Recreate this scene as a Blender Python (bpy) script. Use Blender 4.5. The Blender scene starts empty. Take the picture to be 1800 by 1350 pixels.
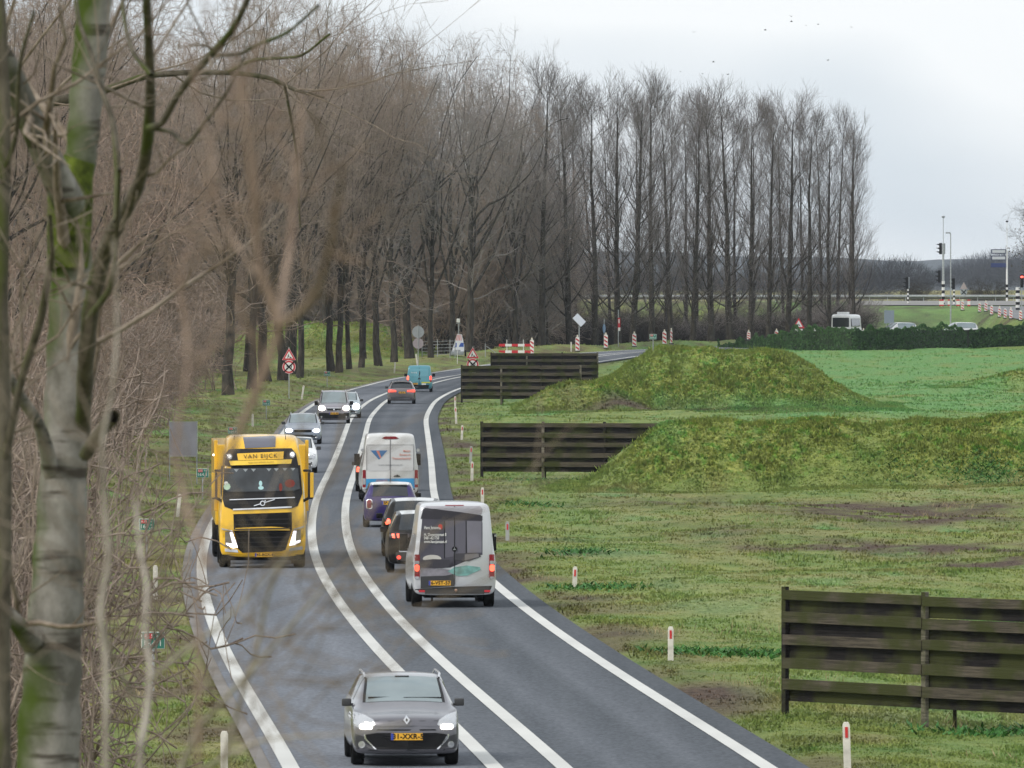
import bpy, bmesh, math, random
import numpy as np
from mathutils import Vector, Matrix
from mathutils.bvhtree import BVHTree
from mathutils import noise as mnoise

# ------------------------------------------------------------------ camera, sky, sun, exposure
SC = bpy.context.scene
COL = SC.collection
CAMH, FPX = 7.45, 18000.0
cam_d = bpy.data.cameras.new('camera')
cam = bpy.data.objects.new('camera', cam_d); COL.objects.link(cam)
cam.location = (0, 0, CAMH)
cam.rotation_euler = (math.radians(90) - math.atan(160/FPX), 0, 0)
cam_d.sensor_width = 36; cam_d.lens = 360
cam_d.clip_start = 0.5; cam_d.clip_end = 60000
cam_d.dof.use_dof = True; cam_d.dof.focus_distance = 420; cam_d.dof.aperture_fstop = 19
SC.camera = cam
SUN_EL, SUN_AZ = math.radians(40), math.radians(-130)     # azimuth measured from +Y towards +X
w = bpy.data.worlds.new('World'); SC.world = w; w.use_nodes = True
nt = w.node_tree; nt.nodes.clear()
def wn(t, **k):
    n = nt.nodes.new(t)
    for a, b in k.items(): setattr(n, a, b)
    return n
out = wn('ShaderNodeOutputWorld'); bg = wn('ShaderNodeBackground'); bg.inputs[1].default_value = 0.11
sky = wn('ShaderNodeTexSky', sky_type='NISHITA', sun_disc=False, sun_elevation=SUN_EL, sun_rotation=SUN_AZ,
         air_density=1.0, dust_density=4.0, ozone_density=1.0, altitude=0)
tc = wn('ShaderNodeTexCoord'); mp = wn('ShaderNodeMapping'); mp.inputs['Scale'].default_value = (1, 1, 3.0); mp.inputs['Location'].default_value = (0, 5.1, 0)
no = wn('ShaderNodeTexNoise'); no.inputs['Scale'].default_value = 9.0; no.inputs['Detail'].default_value = 3; no.inputs['Roughness'].default_value = .45
cr = wn('ShaderNodeValToRGB')
cr.color_ramp.elements[0].position = .30; cr.color_ramp.elements[0].color = (4.9, 5.6, 6.2, 1)
cr.color_ramp.elements[1].position = .50; cr.color_ramp.elements[1].color = (7.7, 7.95, 8.1, 1)
mx = wn('ShaderNodeMixRGB'); mx.inputs[0].default_value = .86
L = nt.links.new
L(tc.outputs['Generated'], mp.inputs[0]); L(mp.outputs[0], no.inputs['Vector']); L(no.outputs['Fac'], cr.inputs[0])
L(sky.outputs[0], mx.inputs[1]); L(cr.outputs[0], mx.inputs[2]); L(mx.outputs[0], bg.inputs[0]); L(bg.outputs[0], out.inputs[0])
sun_d = bpy.data.lights.new('sun', 'SUN'); sun = bpy.data.objects.new('sun', sun_d); COL.objects.link(sun)
sun_d.energy = 1.5; sun_d.angle = math.radians(14); sun_d.color = (1, .96, .9)
_sv = Vector((math.sin(SUN_AZ)*math.cos(SUN_EL), math.cos(SUN_AZ)*math.cos(SUN_EL), math.sin(SUN_EL)))
sun.rotation_euler = _sv.to_track_quat('Z', 'Y').to_euler()
SC.view_settings.view_transform = 'Standard'; SC.view_settings.look = 'None'
SC.view_settings.exposure = 0.40; SC.view_settings.gamma = 1.0
SC.render.engine = 'CYCLES'
SC.cycles.max_bounces = 6; SC.cycles.diffuse_bounces = 2; SC.cycles.glossy_bounces = 3
SC.cycles.transmission_bounces = 3; SC.cycles.transparent_max_bounces = 12; SC.cycles.volume_bounces = 0

RNG = np.random.default_rng(7)
random.seed(7)

# ------------------------------------------------------------------ tagging and mesh helpers
def tag(o, label=None, cat=None, group=None, kind=None):
    if label: o['label'] = label
    if cat: o['category'] = cat
    if group: o['group'] = group
    if kind: o['kind'] = kind
    return o
def empty(name, loc=(0, 0, 0), rz=0.0, **k):
    o = bpy.data.objects.new(name, None); COL.objects.link(o)
    o.location = loc; o.rotation_euler = (0, 0, rz); o.empty_display_size = .3
    return tag(o, **k)
def link_mesh(name, me, mat=None, parent=None, loc=None, rot=None, **k):
    o = bpy.data.objects.new(name, me); COL.objects.link(o)
    if mat is not None:
        for m in (mat if isinstance(mat, (list, tuple)) else [mat]): me.materials.append(m)
    if parent: o.parent = parent
    if loc is not None: o.location = loc
    if rot is not None: o.rotation_euler = rot
    return tag(o, **k)
def mesh_np(name, V, F, smooth=False):
    me = bpy.data.meshes.new(name); V = np.asarray(V, np.float32); F = np.asarray(F, np.int32)
    n = F.shape[1]
    me.vertices.add(len(V)); me.vertices.foreach_set('co', V.ravel())
    me.loops.add(F.size); me.loops.foreach_set('vertex_index', F.ravel())
    me.polygons.add(len(F)); me.polygons.foreach_set('loop_start', np.arange(0, F.size, n, dtype=np.int32))
    if smooth: me.polygons.foreach_set('use_smooth', np.ones(len(F), bool))
    me.update(calc_edges=True)
    return me
class MB:
    def __init__(s): s.v = []; s.f = []; s.m = []
    def add(s, v, f, mi=0):
        b = len(s.v); s.v += [tuple(p) for p in v]; s.f += [tuple(b+i for i in q) for q in f]; s.m += [mi]*len(f); return s
    def box(s, c, d, rz=0, mi=0, M=None):
        x, y, z = d[0]/2, d[1]/2, d[2]/2
        vs = [Vector((a*x, b*y, e*z)) for e in (-1, 1) for b in (-1, 1) for a in (-1, 1)]
        R = M if M is not None else Matrix.Rotation(rz, 3, 'Z')
        vs = [R @ p + Vector(c) for p in vs]
        return s.add(vs, [(0, 2, 3, 1), (4, 5, 7, 6), (0, 1, 5, 4), (2, 6, 7, 3), (0, 4, 6, 2), (1, 3, 7, 5)], mi)
    def cyl(s, a, b, r0, r1=None, n=10, mi=0, cap=True):
        a, b = Vector(a), Vector(b); r1 = r0 if r1 is None else r1
        d = (b-a).normalized(); u = d.orthogonal().normalized(); w_ = d.cross(u)
        vs = [p + (u*math.cos(t)+w_*math.sin(t))*r for p, r in ((a, r0), (b, r1)) for t in [2*math.pi*i/n for i in range(n)]]
        f = [(i, (i+1) % n, n+(i+1) % n, n+i) for i in range(n)]
        if cap: f += [tuple(range(n-1, -1, -1)), tuple(range(n, 2*n))]
        return s.add(vs, f, mi)
    def prism(s, poly, y0, y1, mi=0, T=None):
        """polygon of (x, z) pushed along y"""
        n = len(poly); vs = [Vector((x, y, z)) for y in (y0, y1) for x, z in poly]
        if T is not None: vs = [T @ p for p in vs]
        f = [(i, (i+1) % n, n+(i+1) % n, n+i) for i in range(n)] + [tuple(range(n-1, -1, -1)), tuple(range(n, 2*n))]
        return s.add(vs, f, mi)
    def lathe(s, prof, axis='x', c=(0, 0, 0), n=20, mi=0):
        """profile of (axial, radius)"""
        vs = []
        for a, r in prof:
            for i in range(n):
                t = 2*math.pi*i/n; p = (a, r*math.cos(t), r*math.sin(t))
                if axis == 'z': p = (r*math.cos(t), r*math.sin(t), a)
                if axis == 'y': p = (r*math.cos(t), a, r*math.sin(t))
                vs.append((p[0]+c[0], p[1]+c[1], p[2]+c[2]))
        f = [(k*n+i, k*n+(i+1) % n, (k+1)*n+(i+1) % n, (k+1)*n+i) for k in range(len(prof)-1) for i in range(n)]
        return s.add(vs, f, mi)
    def mesh(s, name, bevel=0, smooth=False):
        me = bpy.data.meshes.new(name); me.from_pydata(s.v, [], s.f)
        me.polygons.foreach_set('material_index', s.m)
        bm = bmesh.new(); bm.from_mesh(me)
        bmesh.ops.recalc_face_normals(bm, faces=bm.faces)
        if bevel: bmesh.ops.bevel(bm, geom=bm.edges[:], offset=bevel, segments=2, affect='EDGES', profile=.6, clamp_overlap=True)
        bm.to_mesh(me); bm.free()
        if smooth: me.polygons.foreach_set('use_smooth', [True]*len(me.polygons))
        me.update(); return me
    def build(s, name, mat, parent=None, bevel=0, smooth=False, loc=None, rot=None, **k):
        return link_mesh(name, s.mesh(name, bevel, smooth), mat, parent, loc, rot, **k)

# ------------------------------------------------------------------ materials
MATS = {}
def mat(name, col=(.5, .5, .5), rough=.6, metal=0., coat=0., emit=None, es=1., spec=.5, var=0., vscale=8., bump=0., bscale=40., col2=None, dirt=0.):
    if name in MATS: return MATS[name]
    m = bpy.data.materials.new(name); m.use_nodes = True; MATS[name] = m
    t = m.node_tree; b = t.nodes['Principled BSDF']; l = t.links.new
    b.inputs['Base Color'].default_value = (*col, 1); b.inputs['Roughness'].default_value = rough
    b.inputs['Metallic'].default_value = metal; b.inputs['Coat Weight'].default_value = coat; b.inputs['Coat Roughness'].default_value = .08
    b.inputs['Specular IOR Level'].default_value = spec
    if emit: b.inputs['Emission Color'].default_value = (*emit, 1); b.inputs['Emission Strength'].default_value = es
    if var or col2:
        tc = t.nodes.new('ShaderNodeTexCoord'); n = t.nodes.new('ShaderNodeTexNoise'); n.inputs['Scale'].default_value = vscale; n.inputs['Detail'].default_value = 6
        c2 = col2 or tuple(max(0, c*(1-var)) for c in col); c1 = col if col2 else tuple(c*(1+var*.6) for c in col)
        r = t.nodes.new('ShaderNodeValToRGB'); r.color_ramp.elements[0].position = .35; r.color_ramp.elements[1].position = .65
        r.color_ramp.elements[0].color = (*c2, 1); r.color_ramp.elements[1].color = (*c1, 1)
        l(tc.outputs['Object'], n.inputs['Vector']); l(n.outputs['Fac'], r.inputs[0]); l(r.outputs[0], b.inputs['Base Color'])
    if bump:
        n2 = t.nodes.new('ShaderNodeTexNoise'); n2.inputs['Scale'].default_value = bscale; n2.inputs['Detail'].default_value = 4
        tc2 = t.nodes.new('ShaderNodeTexCoord'); bp = t.nodes.new('ShaderNodeBump'); bp.inputs['Strength'].default_value = bump
        l(tc2.outputs['Object'], n2.inputs['Vector']); l(n2.outputs['Fac'], bp.inputs['Height']); l(bp.outputs[0], b.inputs['Normal'])
    return m
M_galv = mat('galvanised steel', (.42, .44, .45), .5, .6, var=.2)
M_grey = mat('grey sign back', (.30, .32, .34), .55, .2, var=.1)
M_white = mat('white paint', (.72, .72, .69), .5, var=.08)
M_red = mat('red sign foil', (.50, .02, .03), .45)
M_black = mat('black plastic', (.010, .010, .011), .45, spec=.2)
M_rubber = mat('tyre rubber', (.008, .008, .008), .85, spec=.15)
M_alloy = mat('alloy rim', (.35, .36, .37), .35, .8)
M_glass = mat('car glass', (.10, .12, .13), .06, .25, spec=.8)
M_glassd = mat('dark car glass', (.03, .035, .04), .08, .1, spec=.7)
M_glassl = mat('sky lit windscreen', (.27, .32, .33), .10, .55, spec=.8, var=.12, vscale=1.4)  # paler tint puts the reflected sky into the glass colour
M_plate = mat('yellow number plate', (.80, .42, .03), .45, var=.05)
M_blue = mat('blue foil', (.03, .06, .35), .45)
M_tail = mat('unlit rear lamp', (.22, .008, .015), .15, coat=.5)
M_taillit = mat('lit rear lamp', (.5, .02, .02), .3, emit=(1, .07, .04), es=1.7)
M_brakelit = mat('bright rear lamp', (.5, .02, .02), .3, emit=(1, .12, .06), es=2.2)
M_headlit = mat('lit headlamp', (1, 1, 1), .3, emit=(1, .93, .78), es=4)
M_xenon = mat('lit xenon headlamp', (1, 1, 1), .3, emit=(.80, .84, 1), es=4)
M_lens = mat('clear lamp lens', (.55, .56, .58), .12, .6)
M_chrome = mat('chrome', (.75, .75, .76), .12, 1.)
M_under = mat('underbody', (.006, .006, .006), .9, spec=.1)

# ------------------------------------------------------------------ terrain
def hermite(xs, ys):
    """monotone cubic through the points (vectorised)"""
    xs = np.array(xs, float); ys = np.array(ys, float); h = np.diff(xs); d = np.diff(ys)/h
    m = np.zeros(len(xs)); m[0] = d[0]; m[-1] = d[-1]
    for i in range(1, len(xs)-1):
        m[i] = 0 if d[i-1]*d[i] <= 0 else 2*d[i-1]*d[i]/(d[i-1]+d[i])
    def f(x):
        x = np.clip(np.asarray(x, float), xs[0], xs[-1]); i = np.clip(np.searchsorted(xs, x)-1, 0, len(xs)-2)
        t = (x-xs[i])/h[i]
        return (2*t**3-3*t**2+1)*ys[i]+(t**3-2*t**2+t)*h[i]*m[i]+(-2*t**3+3*t**2)*ys[i+1]+(t**3-t**2)*h[i]*m[i+1]
    return f
prof = hermite([-200, 400, 480, 630, 735, 800, 850, 900, 1000, 1055, 1200, 1500, 2000, 3000, 6000, 30000],
               [0, 0, .08, .42, .62, 1.02, 1.65, 2.25, 2.6, 2.7, 3.0, 4.9, 6.7, 8.2, 8.6, 8.6])
def P(px, py, d):
    return Vector(((px-900)*d/FPX, d, CAMH-(py-515)*d/FPX))
def g0(px, py, f=None):
    """where the sight line through a photo pixel meets the ground profile"""
    f = f or (lambda X, Y: prof(Y)); d = np.arange(120, 1200, .25)
    zr = CAMH-(py-515)*d/FPX; X = (px-900)*d/FPX; zt = f(X, d); i = np.argmax(zr <= zt)
    return float(X[i]), float(d[i]), float(zt[i])
_cp = [(935, 1350), (817, 1250), (731, 1170), (646, 1080), (592, 1000), (579, 960), (576, 910), (584, 870), (606, 820), (624, 765), (632, 736), (663, 705), (706, 686), (765, 668.5), (810, 659.5), (1060, 624), (1260, 612), (1485, 604), (1640, 601.5)]
_rc = [(14, -60), (9.6, 0), (5.2, 60), (2.4, 110)] + [g0(*p)[:2] for p in _cp] + [(70, 1018), (110, 1022)]
_rc = np.array(_rc)
# smooth the centre line and resample it by arc length
def smooth_path(pts, step=2.0, it=60):
    s = np.r_[0, np.cumsum(np.hypot(*np.diff(pts, axis=0).T))]; t = np.arange(0, s[-1], step)
    q = np.c_[np.interp(t, s, pts[:, 0]), np.interp(t, s, pts[:, 1])]
    for _ in range(it): q[1:-1] = .5*q[1:-1]+.25*(q[:-2]+q[2:])
    return q
RC = smooth_path(_rc, 2.0, 160)
_T = np.gradient(RC, axis=0); _T /= np.linalg.norm(_T, axis=1)[:, None]; RN = np.c_[_T[:, 1], -_T[:, 0]]   # points to the right of travel away from camera
def road_dist(X, Y):
    """signed distance to the road's centre (right positive)"""
    X = np.asarray(X, float); Y = np.asarray(Y, float); sh = X.shape; x = X.ravel(); y = Y.ravel(); out_ = np.full(x.shape, 999.)
    near = (np.abs(x) < 130) & (y < 1060)
    idx = np.nonzero(near)[0]; R2 = RC[::2]; N2 = RN[::2]
    for k in range(0, len(idx), 20000):
        j = idx[k:k+20000]; dx = x[j, None]-R2[None, :, 0]; dy = y[j, None]-R2[None, :, 1]
        i = np.argmin(dx*dx+dy*dy, axis=1); r = np.arange(len(j))
        out_[j] = dx[r, i]*N2[i, 0]+dy[r, i]*N2[i, 1]
        far = (dx[r, i]**2+dy[r, i]**2) > 60**2; out_[j[far]] = 999.
    return out_.reshape(sh)
def sst(a, b, x):
    t = np.clip((x-a)/(b-a), 0, 1); return t*t*(3-2*t)
def knoll(X, Y, cx, cy, fx, fy, sx, sy, h, p=1.0, rot=0.):
    c, s = math.cos(rot), math.sin(rot); x = (X-cx)*c+(Y-cy)*s; y = -(X-cx)*s+(Y-cy)*c
    t = np.sqrt((np.maximum(np.abs(x)-fx, 0)/sx)**2+(np.maximum(np.abs(y)-fy, 0)/sy)**2)
    u = np.clip(1-t, 0, 1)
    return h*(.55*u+.45*(u*u*(3-2*u)))
def knolls(X, Y):
    return (knoll(X, Y, 16.2, 405, 10.0, 4, 3.4, 9, 2.3)
            + np.maximum.reduce([knoll(X, Y, 13.1, 642, 3.5, 5, 6.1, 16, 3.4), knoll(X, Y, 4.3, 621, 1.0, 1, 3.4, 8, 1.65), knoll(X, Y, 8.2, 642, 1.5, 4, 5.4, 14, 1.7)])
            + knoll(X, Y, -18.2, 965, 4.0, 22, 9.5, 26, 2.75)
            + knoll(X, Y, 41.5, 735, 4, 5, 6, 12, 1.3))
_g = np.random.default_rng(3).standard_normal((257, 257))
def vnoise(x, y):
    """smooth value noise on a repeating lattice"""
    xi = np.floor(x).astype(int); yi = np.floor(y).astype(int); fx = x-xi; fy = y-yi
    fx = fx*fx*(3-2*fx); fy = fy*fy*(3-2*fy); a = _g[xi % 257, yi % 257]; b = _g[(xi+1) % 257, yi % 257]; c = _g[xi % 257, (yi+1) % 257]; d = _g[(xi+1) % 257, (yi+1) % 257]
    return (a*(1-fx)+b*fx)*(1-fy)+(c*(1-fx)+d*fx)*fy
def fbm(x, y, n=4):
    return sum(vnoise(x*2**k+17*k, y*2**k+5*k)*.5**k for k in range(n))
def dike(X, Y, z):
    a = np.interp(Y, [1050, 1056, 1090, 1094, 1150, 1156, 1185], [0, 0, 1, 1, 1, 1, 0])
    zl = z+(6.5-z)*(a*a*(3-2*a))
    zrg = np.interp(Y, [1022, 1028, 1070, 1100, 1150, 1185], [2.62, 2.7, 5.75, 6.5, 6.5, 3.0]); zrg = np.where((Y > 1022) & (Y < 1185), zrg, z)
    zl = zl+(zrg-zl)*sst(24, 36, X)
    ramp = np.where(Y < 1072, 5.75-(1072-Y)*.95/75, 5.75); ramp = np.maximum(ramp, z)
    return np.where(Y < 1075, zl+(np.maximum(ramp, zl)-zl)*sst(46.5, 49.2, X)*sst(930, 990, Y), zl)
def terrain(X, Y, rough=True, rd=None):
    X = np.asarray(X, float); Y = np.asarray(Y, float); z = prof(Y)
    if rd is None: rd = road_dist(X, Y)
    offr = sst(5.3, 9.0, np.abs(rd))
    left = (rd < 0) | ((rd > 900) & (X < 0))
    z = z+np.where(left, .45*offr*sst(1050, 950, Y), 0)
    z = z-np.where(left, 1.15*sst(9, 19, np.minimum(np.abs(rd), 60))*sst(770, 880, Y)*sst(1055, 1040, Y), 0)
    kn = knolls(X, Y)
    z = dike(X, Y, z)+kn
    if rough:
        k = np.clip(kn/1.0, 0, 1)
        amp = np.where(Y < 1050, (.018+.10*k), .02)*offr
        z = z+amp*fbm(X*.5, Y*.22, 2)+offr*.10*np.where(Y < 1040, fbm(X*.13+9, Y*.06, 3), 0)
    z = z-.05*(1-np.where(rd > 0, sst(4.45, 4.9, rd), sst(4.3, 4.8, -rd)))
    return z
def tz(x, y): return float(terrain(np.array([float(x)]), np.array([float(y)]))[0])
def gp(px, py):
    """photo pixel -> point on the finished ground"""
    d = np.arange(130, 1150, .5); X = (px-900)*d/FPX; zt = terrain(X, d); zr = CAMH-(py-515)*d/FPX; i = int(np.argmax(zr <= zt))
    return Vector((float(X[i]), float(d[i]), float(zt[i])))
def masks(X, Y, rd, kn):
    """soil, olive rough growth, lush bright grass"""
    n1 = fbm(X*.5, Y*.12, 4); n2 = fbm(X*1.3+40, Y*.35, 3)
    ard = np.abs(rd)
    soil = np.clip(sst(7.4, 4.6, ard)*.75+n1*.35-.25, 0, 1)*(ard < 9)*(rd > 0)
    soil += np.where((Y > 1000) & (Y < 1175), np.clip(.22+.3*n1+.45*sst(30, 22, X), 0, .85), 0)
    soil += np.where((rd < 0) & (rd > -11), sst(11, 6, ard)*np.clip(.22+n2*.45, 0, .8), 0)
    for px, py, sx, sy, a in ((1590, 906, 250, 13, 1.5), (1480, 890, 200, 9, 1.1), (1690, 962, 300, 8, 1.1), (1740, 992, 150, 9, 1.3), (1180, 882, 260, 18, .7), (1420, 957, 230, 7, .9), (1250, 935, 200, 14, .5), (1720, 885, 150, 8, .9), (810, 783, 40, 5, .9), (812, 800, 36, 4, .9), (1170, 722, 250, 2.2, 1.)):
        x, y, _ = g0(px, py); s = FPX/y; dy = sy*y/(s*CAMH)
        soil += a*np.exp(-((X-x)/(sx/s*.7))**2-((Y-y)/dy)**2)*np.clip(.85+n2*.55, 0, 1.3)
    olive = np.clip(kn/.7, 0, 1)*np.clip(.85+.3*n1, 0, 1)
    lush = np.clip(np.clip(.85+.35*n1, 0, 1)*sst(500, 640, Y)*sst(1000, 900, Y)*sst(6, 14, X)*(1-np.clip(kn, 0, 1))+np.clip(n1*.5-.25, 0, 1)+.55*sst(1000, 1040, Y)*(Y < 1175)*sst(20, 30, X)+sst(11, 8, ard)*sst(6.5, 8, ard)*.25*(rd > 0), 0, 1)
    thatch = np.clip(np.where((rd < 0) & (rd > -40), .35+.3*n2, 0)+sst(-.4, .9, n1)*.8*sst(480, 400, Y)+sst(1180, 1400, Y), 0, 1)
    return np.clip(soil, 0, 1), olive, lush, thatch
def ground_material(name, grass):
    m = bpy.data.materials.new(name); m.use_nodes = True; t = m.node_tree; b = t.nodes['Principled BSDF']; l = t.links.new
    b.inputs['Roughness'].default_value = .85; b.inputs['Specular IOR Level'].default_value = .15
    at = t.nodes.new('ShaderNodeAttribute'); at.attribute_name = 'mask'; sp = t.nodes.new('ShaderNodeSeparateColor'); l(at.outputs['Color'], sp.inputs[0])
    at2 = t.nodes.new('ShaderNodeAttribute'); at2.attribute_name = 'thatch'
    geo = t.nodes.new('ShaderNodeNewGeometry')
    def noi(sc, det=5, sy=.35):
        mpn = t.nodes.new('ShaderNodeMapping'); mpn.inputs['Scale'].default_value = (1, sy, 1)
        n = t.nodes.new('ShaderNodeTexNoise'); n.inputs['Scale'].default_value = sc; n.inputs['Detail'].default_value = det; n.inputs['Roughness'].default_value = .65
        l(geo.outputs['Position'], mpn.inputs[0]); l(mpn.outputs[0], n.inputs['Vector']); return n.outputs['Fac']
    def ramp(f, a, b_, ca, cb):
        r = t.nodes.new('ShaderNodeValToRGB'); e = r.color_ramp.elements; e[0].position = a; e[1].position = b_
        e[0].color = (*ca, 1); e[1].color = (*cb, 1); l(f, r.inputs[0]); return r.outputs[0]
    def mix(f, a, b_):
        x = t.nodes.new('ShaderNodeMixRGB'); l(f, x.inputs[0]); l(a, x.inputs[1]); l(b_, x.inputs[2]); return x.outputs[0]
    fine, med, big = noi(7, 6), noi(1.1, 5), noi(.16, 4)
    g = ramp(med, .34, .66, (.100, .160, .036), (.225, .255, .072))
    g = mix(ramp(fine, .42, .7, (0, 0, 0), (.6, .6, .6)), g, ramp(big, .4, .6, (.070, .175, .048), (.30, .30, .105)))
    y = ramp(fine, .35, .68, (.20, .19, .065), (.32, .28, .135))
    g = mix(at2.outputs['Fac'], g, y)
    o = ramp(fine, .36, .64, (.090, .130, .022), (.32, .34, .090)); og = ramp(noi(2.2), .52, .6, (0, 0, 0), (.75, .75, .75))
    o = mix(og, o, ramp(fine, .35, .65, (.030, .120, .012), (.12, .30, .035)))
    mo = t.nodes.new('ShaderNodeMixRGB'); mo.blend_type = 'MULTIPLY'; mo.inputs[0].default_value = 1; l(o, mo.inputs[1]); l(ramp(noi(1.9, 6, .8), .36, .62, (.62, .66, .60), (1.15, 1.14, 1.1)), mo.inputs[2]); o = mo.outputs[0]
    g = mix(sp.outputs[1], g, o)
    lu = ramp(fine, .36, .66, (.048, .145, .036), (.185, .350, .110)); g = mix(sp.outputs[2], g, lu)
    so = ramp(fine, .35, .7, (.038, .024, .016), (.125, .085, .058))
    g = mix(sp.outputs[0], g, so)
    l(g, b.inputs['Base Color'])
    if not grass:
        bp = t.nodes.new('ShaderNodeBump'); bp.inputs['Strength'].default_value = .7; bp.inputs['Distance'].default_value = .12; l(fine, bp.inputs['Height']); l(bp.outputs[0], b.inputs['Normal'])
    else:
        b.inputs['Specular IOR Level'].default_value = .05
        nm = t.nodes.new('ShaderNodeVectorMath'); nm.operation = 'MULTIPLY_ADD'; nm.inputs[1].default_value = (.15, .15, .15); nm.inputs[2].default_value = (0, 0, 1); nz = t.nodes.new('ShaderNodeVectorMath'); nz.operation = 'NORMALIZE'
        l(geo.outputs['Normal'], nm.inputs[0]); l(nm.outputs[0], nz.inputs[0]); l(nz.outputs[0], b.inputs['Normal'])
        tr_ = t.nodes.new('ShaderNodeBsdfTranslucent'); l(g, tr_.inputs[0]); l(nz.outputs[0], tr_.inputs[1]); ms = t.nodes.new('ShaderNodeAddShader')
        l(b.outputs[0], ms.inputs[0]); l(tr_.outputs[0], ms.inputs[1]); l(ms.outputs[0], t.nodes['Material Output'].inputs[0])
    return m
M_ground = ground_material('meadow ground', False); M_grass = ground_material('grass blades', True)
def set_masks(me, X, Y, rd, kn):
    so, ol, lu, th = masks(X, Y, rd, kn); n = len(X)
    a = me.color_attributes.new('mask', 'FLOAT_COLOR', 'POINT'); a.data.foreach_set('color', np.c_[so, ol, lu, np.ones(n)].astype(np.float32).ravel())
    a = me.attributes.new('thatch', 'FLOAT', 'POINT'); a.data.foreach_set('value', th.astype(np.float32))
def build_ground():
    ys = np.r_[np.arange(-80, 100, 8), np.arange(100, 720, 1.0), np.arange(720, 1200, 1.6), np.geomspace(1200, 26000, 60)]
    xs = np.r_[-np.geomspace(46, 6000, 34)[::-1], np.arange(-45, 62, .55), np.geomspace(63, 6000, 34)]
    X, Y = np.meshgrid(xs, ys); x = X.ravel(); y = Y.ravel(); rd = road_dist(x, y); z = terrain(x, y, True, rd)
    nx, ny = len(xs), len(ys); i = (np.arange(ny-1)[:, None]*nx+np.arange(nx-1)[None]).ravel()
    me = mesh_np('ground', np.c_[x, y, z], np.c_[i, i+1, i+1+nx, i+nx], True)
    set_masks(me, x, y, rd, knolls(x, y))
    link_mesh('ground', me, M_ground, kind='structure', label='grassy verge and meadow ground with low mounds')
build_ground()
def build_grass(n=190000):
    r = np.random.default_rng(11)
    py = 592+(1420-592)*r.random(n*2)**.92; px = r.uniform(-260, 2060, n*2)
    # one point of ground for each sight line, spread again so that no rows form
    d = FPX*CAMH/(py-515); z = prof(d)
    for _ in range(12): d = FPX*(CAMH-z)/(py-515); z = prof(np.clip(d, 0, 1050))
    d = d*(1+r.normal(0, .01, n*2)); X = (px-900)*d/FPX; ok = (d > 130) & (d < 1045)
    X, d = X[ok], d[ok]; rd = road_dist(X, d); ok = np.where(rd > 0, rd-4.40, -rd-4.12) > .22*r.random(len(rd))+.10*fbm(X*0+3, d*.25, 3); X, d, rd = X[ok][:n], d[ok][:n], rd[ok][:n]
    # extra tussocks on the mounds' faces
    def extra(x0, x1, y0, y1, k):
        return r.uniform(x0, x1, k), r.uniform(y0, y1, k)
    ex = [extra(1, 30, 388, 406, 40000), extra(0, 24, 606, 650, 40000), extra(-34, -6, 915, 990, 9000), extra(30, 52, 718, 750, 4000)]
    X = np.r_[X, *[e[0] for e in ex]]; d = np.r_[d, *[e[1] for e in ex]]; rd = road_dist(X, d)
    kn = knolls(X, d); so, ol, lu, th = masks(X, d, rd, kn)
    keep = r.random(len(X)) > so*.9; X, d, rd, kn, so = X[keep], d[keep], rd[keep], kn[keep], so[keep]
    z = terrain(X, d, True, rd); m = len(X)
    k = 4; sc = np.clip(.55+.0022*d, .8, 2.2); clump = np.clip(1+.40*fbm(X*.8, d*.3, 3), .65, 2.2)
    h = r.uniform(.03, .07, m)*sc*clump*(1+(.45+.40*fbm(X*2.2, d*.9, 2))*np.clip(kn, 0, 1)); h = np.clip(h, .02, .6); wd = r.uniform(.012, .03, m)*sc
    ang = r.uniform(0, 2*math.pi, (m, k)); off = r.normal(0, .05, (m, k, 2))*sc[:, None, None]
    bx = X[:, None]+off[..., 0]; by = d[:, None]+off[..., 1]*1.5
    lean = r.normal(0, .45, (m, k, 2))*h[:, None, None]; hh = h[:, None]*r.uniform(.6, 1.2, (m, k))
    ca, sa = np.cos(ang), np.sin(ang); zz = np.broadcast_to(z[:, None]-.02, bx.shape)
    p0 = np.stack([bx-ca*wd[:, None], by-sa*wd[:, None], zz], -1); p1 = np.stack([bx+ca*wd[:, None], by+sa*wd[:, None], zz], -1)
    p2 = np.stack([bx+lean[..., 0], by+lean[..., 1], zz+hh], -1)
    V = np.stack([p0, p1, p2], 2).reshape(-1, 3); F = np.arange(len(V)).reshape(-1, 3)
    me = mesh_np('grass', V, F, False)
    rep = lambda a: np.repeat(a, 3*k)
    set_masks(me, rep(X), rep(d), rep(rd), rep(kn))
    link_mesh('grass', me, M_grass, kind='stuff', label='short winter grass covering verges, meadow and mounds')
build_grass()

def tufts(name, label, m, spots, n, hgt, wid, seed, lean=.5):
    """clusters of upright stalks or leaves round ground points"""
    r = np.random.default_rng(seed); P_ = []
    for x, y, rx, ry, q in spots: P_.append(np.c_[r.normal(x, rx, int(q*n)), r.normal(y, ry, int(q*n))])
    P_ = np.concatenate(P_); rd = road_dist(P_[:, 0], P_[:, 1]); ok = np.abs(rd) > 4.9; P_ = P_[ok]; z = terrain(P_[:, 0], P_[:, 1], True, rd[ok]); k = len(P_)
    a = r.uniform(0, 6.3, k); h = hgt*r.uniform(.4, 1.1, k); w_ = wid*r.uniform(.6, 1.3, k); l = r.normal(0, lean, (k, 2))*h[:, None]
    b = np.c_[P_, z-.02]; dx = np.c_[np.cos(a)*w_, np.sin(a)*w_, a*0]; t = b+np.c_[l, h]; mid = (b+t)/2
    V = np.stack([b, mid-dx, t, mid+dx], 1).reshape(-1, 3); link_mesh(name, mesh_np(name, V, np.arange(4*k).reshape(-1, 4)), m, kind='stuff', label=label)
_r = random.Random(8); _s = []
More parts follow.
